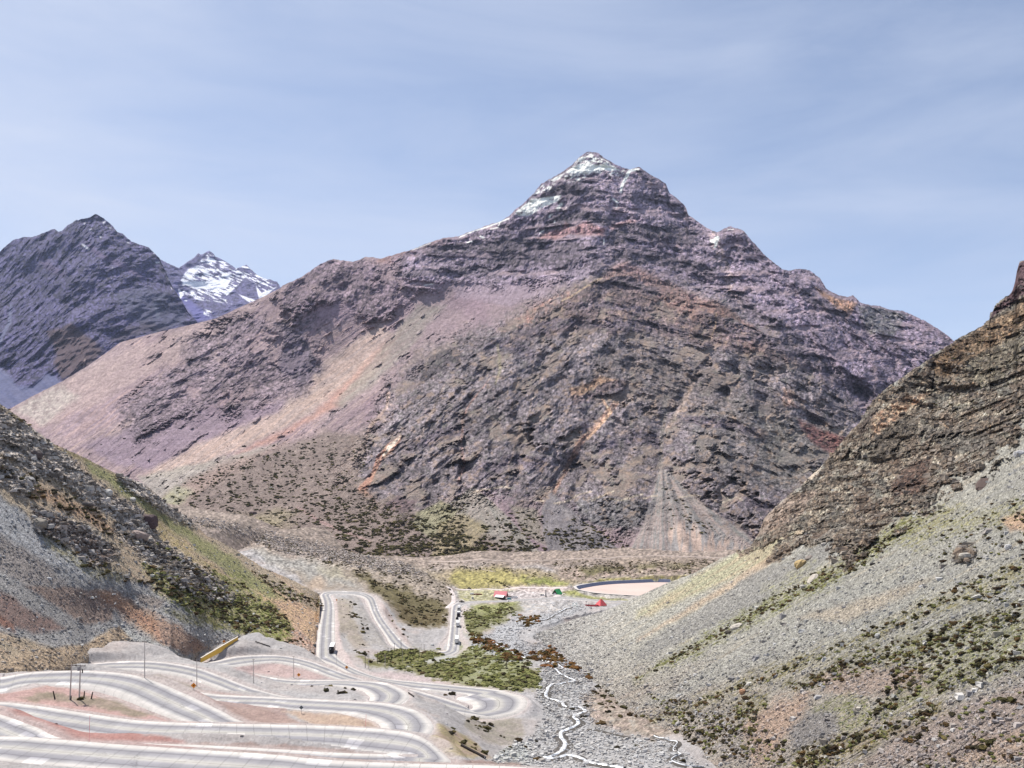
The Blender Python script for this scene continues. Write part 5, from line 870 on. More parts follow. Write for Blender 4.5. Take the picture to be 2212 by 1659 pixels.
def pick(lname, n, prob, seed, world=False, xr=None):
    L = LAY[lname]; r = np.random.default_rng(seed); X, Y = L['X'].ravel(), L['Y'].ravel(); P = L['P'].reshape(-1, 3)
    w = prob(X, Y, L['pt']).ravel().astype(float)
    if lname == 'ground': w = w*np.clip(best_raw.ravel()-0.4, 0, 1)*(pin.ravel() < -3)
    if lname == 'ground' or world: w = w*(P[:, 1]**(2 if lname == 'ground' else 1))
    w = np.maximum(w, 0); cs = np.cumsum(w); ii = np.searchsorted(cs, r.random(n)*cs[-1]); ii = np.clip(ii, 0, len(P)-1)
    nc = L['nc']; nb = np.clip(ii+1, 0, len(P)-1); up = np.clip(ii+nc, 0, len(P)-1); u, v = r.random(n)[:, None], r.random(n)[:, None]
    p = P[ii]+(P[nb]-P[ii])*u*((ii % nc) < nc-1)[:, None]+(P[up]-P[ii])*v
    return p, X[ii], Y[ii], r, L['pt'].c[ii]
def stones(lname, n, prob, smin, smax, alpha, seed, tones, own=0.5):
    p, x, y, r, own_c = pick(lname, n, prob, seed); s = smin*(1-r.random(n)*(1-(smin/smax)**alpha))**(-1/alpha)
    S = np.stack([s*r.uniform(0.7, 1.3, n), s*r.uniform(0.6, 1.1, n), s*r.uniform(0.45, 0.85, n)], 1)*0.5; p = p.copy(); p[:, 2] += S[:, 2]*0.25
    T = np.array(tones, float)[r.integers(0, len(tones), n)]; c = lin(np.clip(T*(1-own)+own_c*own*1.02, 5, 250))/KL
    return (p, S, r.random(n)*6.28, c)
def bushes(lname, n, prob, smin, smax, seed, tones, flat=0.42, ang=0.0, el=1.6):
    p, x, y, r, oc = pick(lname, n, prob, seed, True); s = smin+(smax-smin)*r.random(n)**2.0
    S = np.stack([s*(1+(el-1)*r.random(n)*1.1), s*r.uniform(0.7, 1.1, n), s*(flat+0.22)*r.uniform(0.7, 1.2, n)], 1)*0.5; p = p.copy(); p[:, 2] += S[:, 2]*0.35
    c = lin(np.array(tones, float)[r.integers(0, len(tones), n)]*r.uniform(0.8, 1.2, n)[:, None])/KL
    return (p, S, ang+r.normal(size=n)*0.8, c)
pm = lambda poly, soft=10, warp=14: (lambda X, Y, pt: pt.mask(poly, soft, warp))
def pmix(*a):
    def fn(X, Y, pt):
        w = np.zeros(pt.n)
        for wt, poly in a: w = np.maximum(w, wt*pt.mask(poly, 10, 16))
        return w
    return fn
GREY = [(184,184,186),(168,168,170),(206,206,206),(150,148,150),(224,222,218),(176,168,162)]
PALE = [(222,220,216),(236,234,230),(200,196,190),(180,172,164)]
DARK = [(104,98,94),(84,78,74),(122,114,106)]
m_stone = terrain_mat('loose_stone', 0.8, 3.0, 0.1, 0.22); m_shrub = terrain_mat('low_scrub', 0.6, 2.4, 0.5, 0.5)
def notrock(k): return lambda X, Y, pt: (1-pt.rock*0.7)*(0.35+np.clip(fbm(X/70, Y/60, 0, 4, k), -0.3, 0.6)+0.3)
items = [stones('right_hillside', 26000, notrock(401), 0.4, 1.7, 2.2, 411, GREY+DARK[:1], 0.6), stones('right_hillside', 500, notrock(402), 1.2, 3.6, 2.6, 412, PALE+GREY, 0.2),
         stones('right_hillside', 9000, lambda X, Y, pt: pt.rock, 0.8, 5.0, 1.8, 413, [(150,140,130),(112,104,96),(186,176,164),(170,150,130)], 0.4)]
tag(scatter('scree_stones', items, m_stone, seed=1), None, None, None, 'stuff')
items = [stones('left_hillside', 17000, notrock(403), 0.35, 1.5, 2.2, 421, GREY+DARK[:1], 0.6), stones('left_hillside', 400, notrock(404), 1.1, 3.0, 2.6, 422, PALE, 0.1),
         stones('left_hillside', 5000, lambda X, Y, pt: pt.rock, 0.8, 4.2, 1.8, 423, [(206,198,192),(150,142,134),(112,104,98),(226,222,216)], 0.25)]
tag(scatter('hillside_stones', items, m_stone, seed=2), None, None, None, 'stuff')
bedp = [R1(5, (560,180),(900,200),(1000,400),(1000,600),(1300,760),(1600,760),(1900,999),(1500,999),(600,1000),(250,930),(250,860),(480,760),(600,620),(560,400)), R1(4, (500,740),(620,620),(900,560),(1250,430),(1480,440),(1400,520),(1000,640),(850,760),(1000,900),(700,990),(400,800)), R1(5, (200,930),(260,850),(480,790),(500,960),(350,960))]
mor = q('g', (230,900),(600,960),(1200,1110),(1750,1230),(1900,1330),(1500,1260),(1200,1200),(700,1060),(500,1010))
def gen_ground(X, Y, pt): return 0.25+0*X
items = [stones('ground', 9000, pmix((1, bedp[0]), (0.4, bedp[1]), (1.6, bedp[2])), 0.5, 2.4, 2.1, 431, PALE+GREY+[(236,236,234)], 0.35), stones('ground', 6000, gen_ground, 0.4, 2.0, 2.2, 432, GREY, 0.6),
         stones('ground', 9000, pmix((1, mor)), 1.2, 5.0, 2.2, 433, [(232,222,214),(214,204,196),(190,178,168),(150,138,128)], 0.1), stones('ground', 4000, pmix((1, R1(5, (350,0),(600,150),(560,400),(700,430),(1000,420),(950,180),(700,0)))), 0.6, 2.6, 1.9, 434, PALE+GREY, 0.3)]
tag(scatter('river_stones', items, m_stone, seed=3), None, None, None, 'stuff')
OLV = [(84,80,50),(98,92,58),(74,66,46),(112,102,64),(66,60,44)]; BRN = [(94,76,50),(78,62,42),(110,88,56)]; GRN = [(136,138,84),(124,126,74),(150,148,96)]
apr = [(330,1100),(480,1010),(620,960),(720,950),(780,1000),(760,1050),(850,1105),(930,1130),(1150,1205),(800,1215),(400,1225),(330,1180)]
def apron(X, Y, pt):
    c = fbm(X/26, Y/14, 0, 4, 441, 0.6); w = pt.mask(apr, 20, 20)*(0.35+sm(650, 800, X)*sm(1040, 1130, Y)*1.6+sm(820, 700, np.abs(X-480)+Y*0.2)*0.2)*sm(-0.25, 0.25, c)
    w += 1.0*pt.mask([(1060,1120),(1150,1110),(1220,1150),(1300,1200),(1000,1206)], 14, 16)*sm(-0.2, 0.2, c)+0.7*pt.mask([(1240,1110),(1300,1150),(1390,1205),(1300,1206),(1220,1160)], 10, 10)+0.5*pt.mask([(960,1080),(1010,1070),(1010,1200),(950,1200)], 8, 8)
    w += 0.25*pt.mask([(1430,1030),(1480,1090),(1560,1160),(1440,1140)], 8, 8)+0.6*pt.mask([(760,950),(800,900),(830,860),(800,980),(770,1020)], 8, 8)*sm(-0.1, 0.2, c); w += 0.05*pt.mask([(120,960),(400,860),(700,900),(700,1100),(300,1100)], 20, 20)*sm(0.1, 0.3, c)
    return w
items = [bushes('mountain', 6500, apron, 1.8, 6.2, 451, OLV, 0.4, 0.1, 1.8)]
tag(scatter('mountain_scrub', items, m_shrub, seed=4, fine=True), None, None, None, 'stuff')
def cl(k, fr=1.0, th=0.0): return lambda X, Y: sm(th-0.15, th+0.2, fbm(X/(22*fr), Y/(13*fr), 0, 4, k, 0.65))
def fieldw(pairs, k, th=-0.05):
    c = cl(k, 1, th)
    def fn(X, Y, pt):
        w = np.zeros(pt.n)
        for wt, poly in pairs: w = np.maximum(w, wt*pt.mask(poly, 7, 12))
        return w*c(X, Y)
    return fn
gpairs = [(1.0, R1('g', (1400,1290),(1700,1380),(2000,1480),(2060,1560),(2050,1650),(1800,1620),(1600,1450))), (1.0, R1(3, (1150,330),(1400,420),(1640,470),(1650,540),(1400,560),(1280,540),(1150,420))), (0.55, R1('g', (230,920),(600,990),(1200,1140),(1750,1250),(1950,1400),(1500,1300),(1200,1230),(700,1080))), (0.35, R1('g', (1500,1200),(2100,1350),(2100,1480),(1700,1350))),
          (0.5, R1(3, (640,300),(760,360),(900,560),(1000,700),(900,700),(700,520),(620,420))), (0.35, R1(3, (640,640),(900,760),(980,900),(800,880))), (0.3, R1(3, (1030,400),(1150,520),(1350,740),(1280,740),(1120,560))), (0.7, R1(3, (960,830),(1080,790),(1300,775),(1640,800),(1400,900),(1150,960),(980,900))), (0.55, R1(3, (1150,960),(1400,900),(1700,880),(2100,900),(2212,960),(2212,1150),(1800,1110),(1500,1060),(1300,1000))),
          (0.7, R1(5, (0,0),(330,60),(500,130),(420,330),(250,350),(0,330))), (0.6, R1(4, (330,480),(700,440),(860,520),(560,620),(400,760),(330,640))), (0.5, R1(4, (1100,40),(2212,20),(2212,130),(1500,180),(1300,170))), (0.35, R1(4, (0,30),(600,60),(1000,110),(1300,200),(900,200),(500,100),(0,120))), (0.5, R1(4, (500,195),(760,225),(740,270),(560,250))),
          (0.7, R1(5, (950,320),(1250,350),(1500,480),(1500,620),(1200,600),(1000,470))), (0.10, bedp[0]), (0.6, R1(2, (1900,740),(2150,820),(2212,960),(2050,900),(1880,800))), (0.9, R1(2, (1650,790),(1760,830),(2030,1070),(1960,1060),(1760,920))), (0.5, R1(1, (1100,400),(1250,370),(1370,420),(1200,430))), (0.5, R1(1, (1480,440),(1740,490),(1600,500))), (0.4, R1(2, (500,455),(900,500),(1010,560),(900,570),(600,490))), (0.7, R1(2, (1650,540),(1970,590),(1960,610),(1700,570))), (0.4, R1(1, (180,560),(420,550),(700,600),(600,620),(300,620)))]
items = [bushes('ground', 5000, fieldw(gpairs, 461, 0.02), 0.7, 2.7, 462, OLV+BRN[:1], 0.45, 0.2, 1.5), bushes('ground', 2400, fieldw([(1, gpairs[7][1]), (1, gpairs[8][1]), (1, gpairs[9][1]), (0.5, gpairs[10][1])], 463, 0.0), 0.9, 3.0, 464, GRN, 0.3, 0.2, 1.6),
         bushes('ground', 420, fieldw([(1, R1(4, (850,560),(1000,560),(1000,620),(860,640))), (1, R1(4, (380,720),(700,820),(900,960),(700,950),(420,800))), (0.6, R1(5, (300,60),(700,60),(1050,280),(700,180))), (0.8, R1(4, (1100,830),(1230,840),(1180,910),(1090,900)))], 465, -0.3), 1.4, 4.5, 466, [(150,104,66),(128,92,50),(108,84,44),(92,78,40)], 0.45, 0.2, 1.5)]
tag(scatter('valley_scrub', items, m_shrub, seed=5, fine=True), None, None, None, 'stuff')
E_ = lambda *a: q(8, *a)
rp = [(1.2, E_((0,840),(480,560),(960,300),(1360,80),(1300,180),(850,470),(550,600),(0,880))), (0.5, E_((620,470),(1200,140),(1640,0),(1300,160),(760,460))), (0.8, E_((0,1150),(800,900),(1400,620),(1600,560),(1500,650),(500,1060),(0,1180))), (1.1, E_((530,1150),(1000,930),(1400,800),(2045,600),(2045,700),(1200,1000),(600,1170))), (0.7, E_((1300,900),(2045,800),(2045,1000),(1300,1250),(1000,1400))),
      (0.9, E_((560,1659),(640,1520),(1300,1350),(1500,1250),(1500,1330),(750,1659))), (0.6, E_((0,1200),(330,1180),(420,1250),(200,1450),(0,1400))), (0.45, E_((1500,560),(2045,260),(2045,560),(1700,640))), (0.3, E_((1300,1400),(2045,1150),(2045,1659),(1300,1659))), (0.35, [(1400,1500),(1560,1520),(1700,1600),(1700,1659),(1500,1620)]), (0.3, E_((1200,0),(2045,0),(2045,300),(1500,350))), (0.35, q(7, (1300,600),(1816,350),(1816,560),(1600,900),(1300,900)))]
items = [bushes('right_hillside', 2600, fieldw(rp, 471, 0.0), 0.4, 1.9, 472, OLV+BRN, 0.4, 0.55, 1.8), bushes('right_hillside', 2200, fieldw(rp, 473, 0.0), 0.4, 1.5, 474, GRN+BRN[:1], 0.3, 0.55, 1.7)]
lp = [(0.9, Q6((150,480),(420,620),(760,860),(900,980),(700,900),(400,740),(150,600))), (0.8, Q6((250,860),(500,1000),(760,1120),(960,1200),(880,1180),(500,1080))), (1.3, Q6((880,1060),(1300,1200),(1640,1290),(1760,1440),(1500,1460),(1130,1330),(960,1200))), (0.6, Q6((900,900),(1300,1100),(1480,1200),(1400,1220),(1100,1080))), (1.0, Q6((1500,1080),(1700,1170),(1896,1250),(1896,1290),(1650,1200))), (0.9, Q6((1560,1120),(1640,1150),(1800,1260),(1760,1270),(1620,1200))), (0.5, Q6((0,440),(250,560),(500,800),(200,680),(0,600))), (0.4, Q6((1500,1400),(1800,1480),(1896,1600),(1700,1540))), (0.5, Q6((0,90),(260,260),(520,410),(300,330),(0,170)))]
items += [bushes('left_hillside', 1100, fieldw(lp, 481), 0.8, 2.8, 482, OLV+BRN, 0.42, -0.6, 1.9), bushes('left_hillside', 600, fieldw(lp[2:6], 483), 0.9, 2.6, 484, GRN, 0.35, -0.6, 1.7)]
tag(scatter('hillside_scrub', items, m_shrub, seed=6, fine=True), None, None, None, 'stuff')
# ------------------------------------------------------------------ single things
class MB:
    def __init__(s): s.b = bmesh.new()
    def box(s, c, d, rz=0, taper=1.0, rx=0, ry=0):
        m = Matrix.Translation(c) @ Matrix.Rotation(rz, 4, 'Z') @ Matrix.Rotation(ry, 4, 'Y') @ Matrix.Rotation(rx, 4, 'X') @ Matrix.Diagonal((*d, 1)); r = bmesh.ops.create_cube(s.b, size=1, matrix=Matrix())
        for v in r['verts']:
            if taper != 1 and v.co.z > 0: v.co.x *= taper; v.co.y *= taper
            v.co = m @ v.co
        return s
    def cyl(s, a, b_, r1, r2=None, n=10):
        a, b_ = Vector(a), Vector(b_); d = b_-a; r2 = r1 if r2 is None else r2
        m = Matrix.Translation((a+b_)/2) @ d.to_track_quat('Z', 'Y').to_matrix().to_4x4()
        bmesh.ops.create_cone(s.b, cap_ends=True, segments=n, radius1=r1, radius2=r2, depth=d.length, matrix=m); return s
    def poly(s, pts, fs):
        v = [s.b.verts.new(p) for p in pts]
        for f in fs: s.b.faces.new([v[i] for i in f])
        return s
    def prism(s, prof, y0, y1):
        """outline in x,z run along y"""
        n = len(prof); v = [s.b.verts.new((p[0], y0, p[1])) for p in prof]+[s.b.verts.new((p[0], y1, p[1])) for p in prof]
        s.b.faces.new(v[:n]); s.b.faces.new(v[n:][::-1])
        for i in range(n): j = (i+1) % n; s.b.faces.new([v[i], v[i+n], v[j+n], v[j]])
        return s
    def build(s, name, mat, parent=None, bev=0.0):
        bmesh.ops.recalc_face_normals(s.b, faces=s.b.faces[:])
        if bev: bmesh.ops.bevel(s.b, geom=[e_ for e_ in s.b.edges if e_.calc_length() > bev*4], offset=bev, segments=2, affect='EDGES')
        me = bpy.data.meshes.new(name); s.b.to_mesh(me); s.b.free(); me.materials.append(mat); o = bpy.data.objects.new(name, me); COL.objects.link(o)
        if parent: o.parent = parent
        return o
def thing(name, loc, label, cat, rz=0.0, group=None, pitch=0.0):
    o = bpy.data.objects.new(name, None); COL.objects.link(o); o.location = loc; o.rotation_euler = (pitch, 0, rz); o.empty_display_size = 0.5; tag(o, label, cat, group); return o
def copy_tree(o, parent=None):
    c = o.copy(); COL.objects.link(c); c.parent = parent
    for ch in [x for x in COL.objects if x.parent == o]: copy_tree(ch, c)
    return c
S2 = lambda r, g, b: tuple(lin((r, g, b))/KL)
M_ = dict(white=flat_mat('white_paint', (0.72,0.72,0.72), 0.45, nz=0.04), dark=flat_mat('dark_glass', (0.012,0.012,0.016), 0.15, nz=0.1), black=flat_mat('black_rubber', (0.015,0.015,0.015), 0.8, nz=0.1), plum=flat_mat('deep_plum_paint', (0.03,0.016,0.03), 0.35, nz=0.1), grey=flat_mat('grey_metal', (0.25,0.25,0.26), 0.5, nz=0.1),
          red=flat_mat('red_sheet_roof', (0.72,0.13,0.14), 0.5, nz=0.18, scale=0.6), pink=flat_mat('faded_red_sheet', (0.74,0.24,0.26), 0.6, nz=0.15, scale=0.5), green=flat_mat('green_sheet_roof', (0.06,0.42,0.14), 0.5, nz=0.12, scale=0.6), wood=flat_mat('dark_timber', (0.045,0.028,0.022), 0.8, nz=0.25, scale=2), cream=flat_mat('cream_wall', (0.60,0.55,0.48), 0.8, nz=0.08), maroon=flat_mat('maroon_wall', (0.16,0.035,0.04), 0.8, nz=0.15),
          conc=flat_mat('pale_concrete_post', (0.50,0.46,0.42), 0.85, nz=0.12, scale=1.5), tar=flat_mat('tarred_timber_post', (0.035,0.028,0.026), 0.85, nz=0.2, scale=1.5), yellow=flat_mat('yellow_painted_concrete', (0.80,0.50,0.10), 0.8, nz=0.14, scale=0.5), orange=flat_mat('orange_sign_face', (0.85,0.30,0.03), 0.5, nz=0.03), teal=flat_mat('teal_paint', (0.03,0.22,0.26), 0.5, nz=0.1), aqua=flat_mat('pale_aqua_paint', (0.52,0.70,0.66), 0.6, nz=0.08), rust=flat_mat('rusty_iron', (0.24,0.09,0.07), 0.9, nz=0.35, scale=1.2), signback=flat_mat('grey_sign_back', (0.10,0.13,0.15), 0.5, nz=0.05))
def road_at(p):
    i = int(np.argmin((RC[:, 0]-p[0])**2+(RC[:, 1]-p[1])**2)); a, b = max(0, i-3), min(len(RC)-1, i+3); d = RC[b]-RC[a]; dz = -(RH[b]-RH[a]); L = math.hypot(*d)
    return i, math.atan2(d[1], d[0]), dz/L
def on_road(k, x, y):
    gx, gy = q(k, x, y); best_ = None
    for i in range(len(RC)):
        D = RC[i, 1]; px = CX+RC[i, 0]/D*F; py = YH+RH[i]/D*F; dd = (px-gx)**2*0.15+(py-gy)**2
        if best_ is None or dd < best_[0]: best_ = (dd, i)
    i = best_[1]; h = RH[i]; D = F*h/(gy-YH); return Vector(((gx-CX)/F*D, D, -h+0.1))
# ---- coaches and trucks: nose towards -y of the thing (towards the viewer)
def make_bus(p, L, W, H, name, label, cat, front, body, side, group=None, rz=None, low=0.36):
    i, a, g = road_at(p); rz = (a+R(90)) if rz is None else rz
    while rz > R(90): rz -= math.pi
    while rz < -R(90): rz += math.pi
    t = thing(name, p, label, cat, rz, group, pitch=-abs(g))
    MB().box((0, L/2, low+(H-low)/2), (W, L, H-low)).build('body', body, t, 0.12)
    MB().box((0, L/2, H+0.03), (W-0.12, L-0.1, 0.12)).build('roof', M_['white'], t)
    MB().box((0, -0.03, H*0.64), (W-0.16, 0.10, H*0.62)).build('windscreen', front, t)
    for s in (-1, 1):
        MB().box((s*W/2, L*0.5, H*0.72), (0.05, L*0.9, H*0.25)).build('side_windows', side, t)
        MB().box((s*(W/2+0.26), -0.15, H*0.66), (0.16, 0.12, 0.45)).cyl((s*(W/2-0.05), 0, H*0.85), (s*(W/2+0.26), -0.12, H*0.78), 0.03, n=6).build('mirror', M_['black'], t)
        MB().box((s*W*0.36, -0.06, 0.75), (0.38, 0.06, 0.22)).build('headlight', M_['grey'], t)
        for yy in (L*0.2, L*0.74):
            w = MB().cyl((s*(W/2-0.30), yy, 0.5), (s*(W/2+0.01), yy, 0.5), 0.5, n=18).build('wheel', M_['black'], t); MB().cyl((s*(W/2), yy, 0.5), (s*(W/2+0.03), yy, 0.5), 0.26, n=14).build('hub', M_['grey'], w)
    MB().box((0, -0.08, 0.5), (W-0.1, 0.14, 0.34)).build('bumper', M_['black'], t); return t
pb = on_road(3, 548, 826)
bus = make_bus(pb, 13.5, 2.55, 3.7, 'coach', 'tall dark coach with a white roof driving alone up the steep straight below the loop', 'bus', M_['dark'], M_['plum'], M_['dark'], rz=R(9))
MB().box((-0.55, -0.10, 2.6), (0.5, 0.03, 0.35)).build('notice', M_['white'], bus)
def make_truck(p, L, label, group, cab, rz=0.0):
    i, a, g = road_at(p); t = thing('lorry', p, label, 'lorry', rz, group, pitch=-abs(g))
    MB().box((0, 2.3+L/2, 0.9+1.45), (2.5, L, 2.9)).build('box_body', M_['white'], t, 0.06)
    MB().box((0, 1.05, 1.75), (2.45, 2.1, 2.3), 0, 0.93).build('cab', cab, t, 0.08); MB().box((0, -0.02, 2.1), (2.1, 0.08, 0.9)).build('windscreen', M_['dark'], t)
    MB().box((0, 2.3+L/2, 0.75), (1.0, L+2, 0.3)).build('chassis', M_['black'], t); MB().box((0, -0.05, 0.6), (2.4, 0.2, 0.4)).build('bumper', M_['black'], t)
    for s in (-1, 1):
        for yy in (1.2, 2.3+L*0.7, 2.3+L*0.88): MB().cyl((s*0.95, yy, 0.5), (s*1.25, yy, 0.5), 0.5, n=16).build('wheel', M_['black'], t)
    return t
make_bus(on_road(7*0+0, 986.5, 1392), 13.5, 2.5, 3.6, 'coach', 'long white coach at the tail of the queue, nearest the bottom bend', 'bus', M_['white'], M_['white'], M_['white'], 'vehicles climbing the straight by the huts', low=1.0)
make_bus(on_road(0, 989, 1355.5), 12, 2.5, 3.6, 'coach', 'second white coach in the middle of the queue, behind the small dark car', 'bus', M_['white'], M_['white'], M_['dark'], 'vehicles climbing the straight by the huts', low=1.0)
make_truck(on_road(0, 990, 1333), 7, 'white box lorry with a dark plum cab leading the small dark car', 'vehicles climbing the straight by the huts', M_['plum'])
make_truck(on_road(0, 991, 1320.5), 6, 'white box lorry with a white cab, topmost of the queue near the bend', 'vehicles climbing the straight by the huts', M_['white'])
def make_car(p, label, mat, rz=0.0, group=None, van=False):
    t = thing('car', p, label, 'car', rz, group); h = 0.55 if not van else 0.95
    MB().box((0, 0, 0.72), (1.8, 4.4, 0.75)).build('body', mat, t, 0.15); MB().box((0, 0.2, 1.05+h/2), (1.55, 2.5 if not van else 3.6, h), 0, 0.84).build('cabin', M_['dark'] if not van else mat, t, 0.06)
    for s in (-1, 1):
        for yy in (-1.4, 1.4): MB().cyl((s*0.72, yy, 0.34), (s*0.93, yy, 0.34), 0.34, n=14).build('wheel', M_['black'], t)
    return t
make_car(on_road(0, 987.2, 1337.5), 'small dark car between the plum lorry and the white coach', M_['black'], 0, 'vehicles climbing the straight by the huts')
make_car(G(0, 971.2, 1274.5), 'dark car parked at the top of the dirt track beside the moraine', M_['black'], R(30))
make_car(G(0, 1100, 1296.5), 'teal van parked at the road edge right of the red barn', M_['teal'], R(80), van=True)
make_car(G(0, 1013.7, 1272.3), 'dark pickup stopped on the pale track left of the red barn', M_['black'], R(85))
# ---- huts
def gable(name, p, label, cat, W, L, H, eave, rz, roof, wall, over=0.3, door=None):
    t = thing(name, p, label, cat, rz)
    MB().prism([(-W/2, -0.6), (W/2, -0.6), (W/2, eave), (0, H-0.15), (-W/2, eave)], -L/2, L/2).build('wall', wall, t)
    sl = (H-eave)/(W/2); o = W/2+over; th = 0.18
    MB().prism([(0, H), (o, eave-over*sl), (o, eave-over*sl+th), (0, H+th*1.4), (-o, eave-over*sl+th), (-o, eave-over*sl)], -L/2-over, L/2+over).build('roof', roof, t)
    d = MB().box((0, -L/2-0.04, min(eave, 1.9)/2+0.2), (1.1, 0.08, 2.0)).build('door', door or M_['dark'], t)
    for x in (-W*0.3, W*0.3): MB().box((x, -L/2-0.03, 1.3), (0.9, 0.06, 0.8)).build('window', M_['dark'], t)
    return t
rb = gable('barn', G(0, 1082, 1289), 'long faded red barn whose steep roof almost reaches the ground, on the meadow', 'barn', 9.0, 12.6, 5.6, 0.9, R(76), M_['pink'], M_['maroon'], 0.4)
MB().box((0, -6.35, 3.2), (1.6, 0.1, 1.2)).build('window', M_['dark'], rb)
wh = gable('shed', G(0, 1081, 1293.2), 'dark shed with a folded white roof just in front of the red barn', 'shed', 6.2, 8.6, 3.4, 2.0, R(62), M_['white'], M_['wood'], 0.5)
t = thing('walled_yard', G(0, 1104, 1291.5), 'low whitewashed walled yard right of the white roofed shed', 'wall', R(3))
for c_, d_ in [((0,-2.6,0.5),(13.5,0.3,1.2)), ((0,4.6,0.5),(13.5,0.3,1.2)), ((6.6,1,0.5),(0.3,7.0,1.2)), ((-6.6,1,0.5),(0.3,7.0,1.2))]: MB().box(c_, d_).build('wall', M_['white'], t)
MB().box((-2.5, 2.2, 1.2), (5.5, 2.8, 0.15), 0.1, 1, 0.12).build('lean_to_roof', M_['wood'], t)
gh = gable('chalet', G(0, 1203.5, 1284), 'dark timber chalet with a steep bright green roof beside the pond road', 'chalet', 6.6, 6.8, 5.4, 1.2, R(-42), M_['green'], M_['wood'], 0.7)
MB().box((0, -3.62, 1.1), (3.4, 0.1, 1.4)).build('terrace_screen', M_['white'], gh); MB().box((0, -5.0, 0.2), (6.6, 2.6, 0.25)).build('terrace', M_['cream'], gh)
t = thing('annex', G(0, 1279, 1309.5), 'long low annex with a flat red roof running left from the red peaked hut', 'building', R(-3))
MB().box((-0.5, 0, 0.5), (11.5, 3.2, 1.4)).build('wall', M_['red'], t); MB().box((-0.5, 0, 1.35), (12.4, 3.9, 0.22), 0, 1, -0.18).build('roof', M_['red'], t)
t = thing('hut', G(0, 1298.5, 1308.5), 'red hut with a steep pointed four sided roof at the foot of the grey scree', 'hut', R(32))
MB().poly([(-4.2,-4.2,0.6),(4.2,-4.2,0.6),(4.2,4.2,0.6),(-4.2,4.2,0.6),(-0.8,0,6.3),(0.8,0,6.3)], [(0,1,5,4),(1,2,5),(2,3,4,5),(3,0,4),(3,2,1,0)]).build('roof', M_['red'], t); MB().box((0, 0, 0.1), (7.4, 7.4, 1.2)).build('wall', M_['cream'], t)
gable('shed', G(0, 997.5, 1302), 'small pale shed with a dark roof edge and door above the road bend', 'shed', 4.6, 3.6, 3.0, 1.7, R(-6), M_['cream'], M_['cream'], 0.3)
t = thing('kiosk', G(0, 1020.8, 1294), 'small white box kiosk on the meadow left of the red barn', 'kiosk', R(8)); MB().box((0,0,1.1), (2.1,2.0,2.4)).build('wall', M_['white'], t, 0.05); MB().box((0,0,2.36), (2.4,2.3,0.14)).build('roof', M_['cream'], t); MB().box((0.2,-1.03,1.0), (0.7,0.06,1.6)).build('door', M_['grey'], t)
t = thing('wrecked_machine', G(0, 1032, 1285.5), 'rusty red wrecked machinery lying in a row on the meadow', 'machinery', R(-5))
for k in range(5): MB().box((-3.6+k*1.8, 0, 0.7+0.2*(k%2)), (1.3, 1.4, 1.2+0.5*((k*7)%3)/2), 0.3*k, 0.8).build('rusty_frame', M_['rust'], t)
MB().cyl((-4.4,-0.2,0.5),(4.6,0.1,0.9),0.16).build('boom', M_['rust'], t)
t = thing('water_tank', G(0, 1019, 1284.5), 'white cylindrical tank lying left of the rusty machinery', 'tank', R(12)); MB().cyl((-1.8,0,1.0),(1.8,0,1.0),0.9,n=18).build('drum', M_['white'], t); [MB().box((x_,0,0.25),(0.3,1.4,0.5)).build('cradle', M_['rust'], t) for x_ in (-1.1, 1.1)]
t = thing('monument', G(0, 1179, 1289.5), 'slender grey tapered monument between the lots and the green chalet', 'monument', 0); MB().box((0,0,3.6),(1.5,1.5,7.2),0.3,0.25).build('pylon', M_['grey'], t); MB().box((0,0,0.25),(2.6,2.6,0.5)).build('plinth', M_['conc'], t); MB().cyl((0,0,7.2),(0,0,8.2),0.25,0.12).build('finial', M_['white'], t)
t = thing('pump_house', G(0, 1170.5, 1286.5), 'tiny white pump house just left of the grey monument', 'shed', 0.1); MB().box((0,0,0.9),(3.8,2.4,1.9)).build('wall', M_['white'], t); MB().box((0,0,1.95),(4.2,2.8,0.15),0,1,0.08).build('roof', M_['cream'], t); MB().box((-0.9,-1.22,0.8),(0.7,0.05,1.3)).build('door', M_['dark'], t)
t = thing('hut', G('g', 1500, 1180), 'lone small white hut at the foot of the scrub covered slope', 'hut', 0.2); MB().box((0,0,1.2),(4.0,3.0,2.6)).build('wall', M_['white'], t); MB().prism([(-2.4,2.4),(2.4,2.4),(0,3.5)],-1.8,1.8).build('roof', M_['cream'], t); MB().box((0.8,-1.53,1.0),(0.8,0.06,1.8)).build('door', M_['dark'], t)
def frame(k, x, y, w, h, label, rz=0.0):
    t = thing('lift_frame', G(k, x, y), label, 'frame', rz, 'pale ski lift frames around the huts')
    for s in (-1, 1): MB().cyl((s*w/2, 0, -0.3), (s*w/2*0.85, 0, h), 0.14, n=8).build('leg', M_['aqua'], t)
    MB().cyl((-w/2*0.9, 0, h*0.98), (w/2*0.9, 0, h*0.98), 0.12, n=8).build('crossbar', M_['aqua'], t); MB().cyl((-w/2*0.93, 0, h*0.45), (w/2*0.93, 0, h*0.45), 0.1, n=8).build('brace', M_['aqua'], t)
frame(0, 1242, 1312.5, 4.0, 4.0, 'pale aqua metal frame standing on the stream gravel left of the red annex'); frame(0, 1142.5, 1270.5, 3.2, 5.0, 'pale aqua metal frame beside the upper track behind the red barn', 0.5); frame(0, 1231.5, 1270, 3.6, 4.0, 'pale aqua metal frame near the left tip of the pond', -0.4)
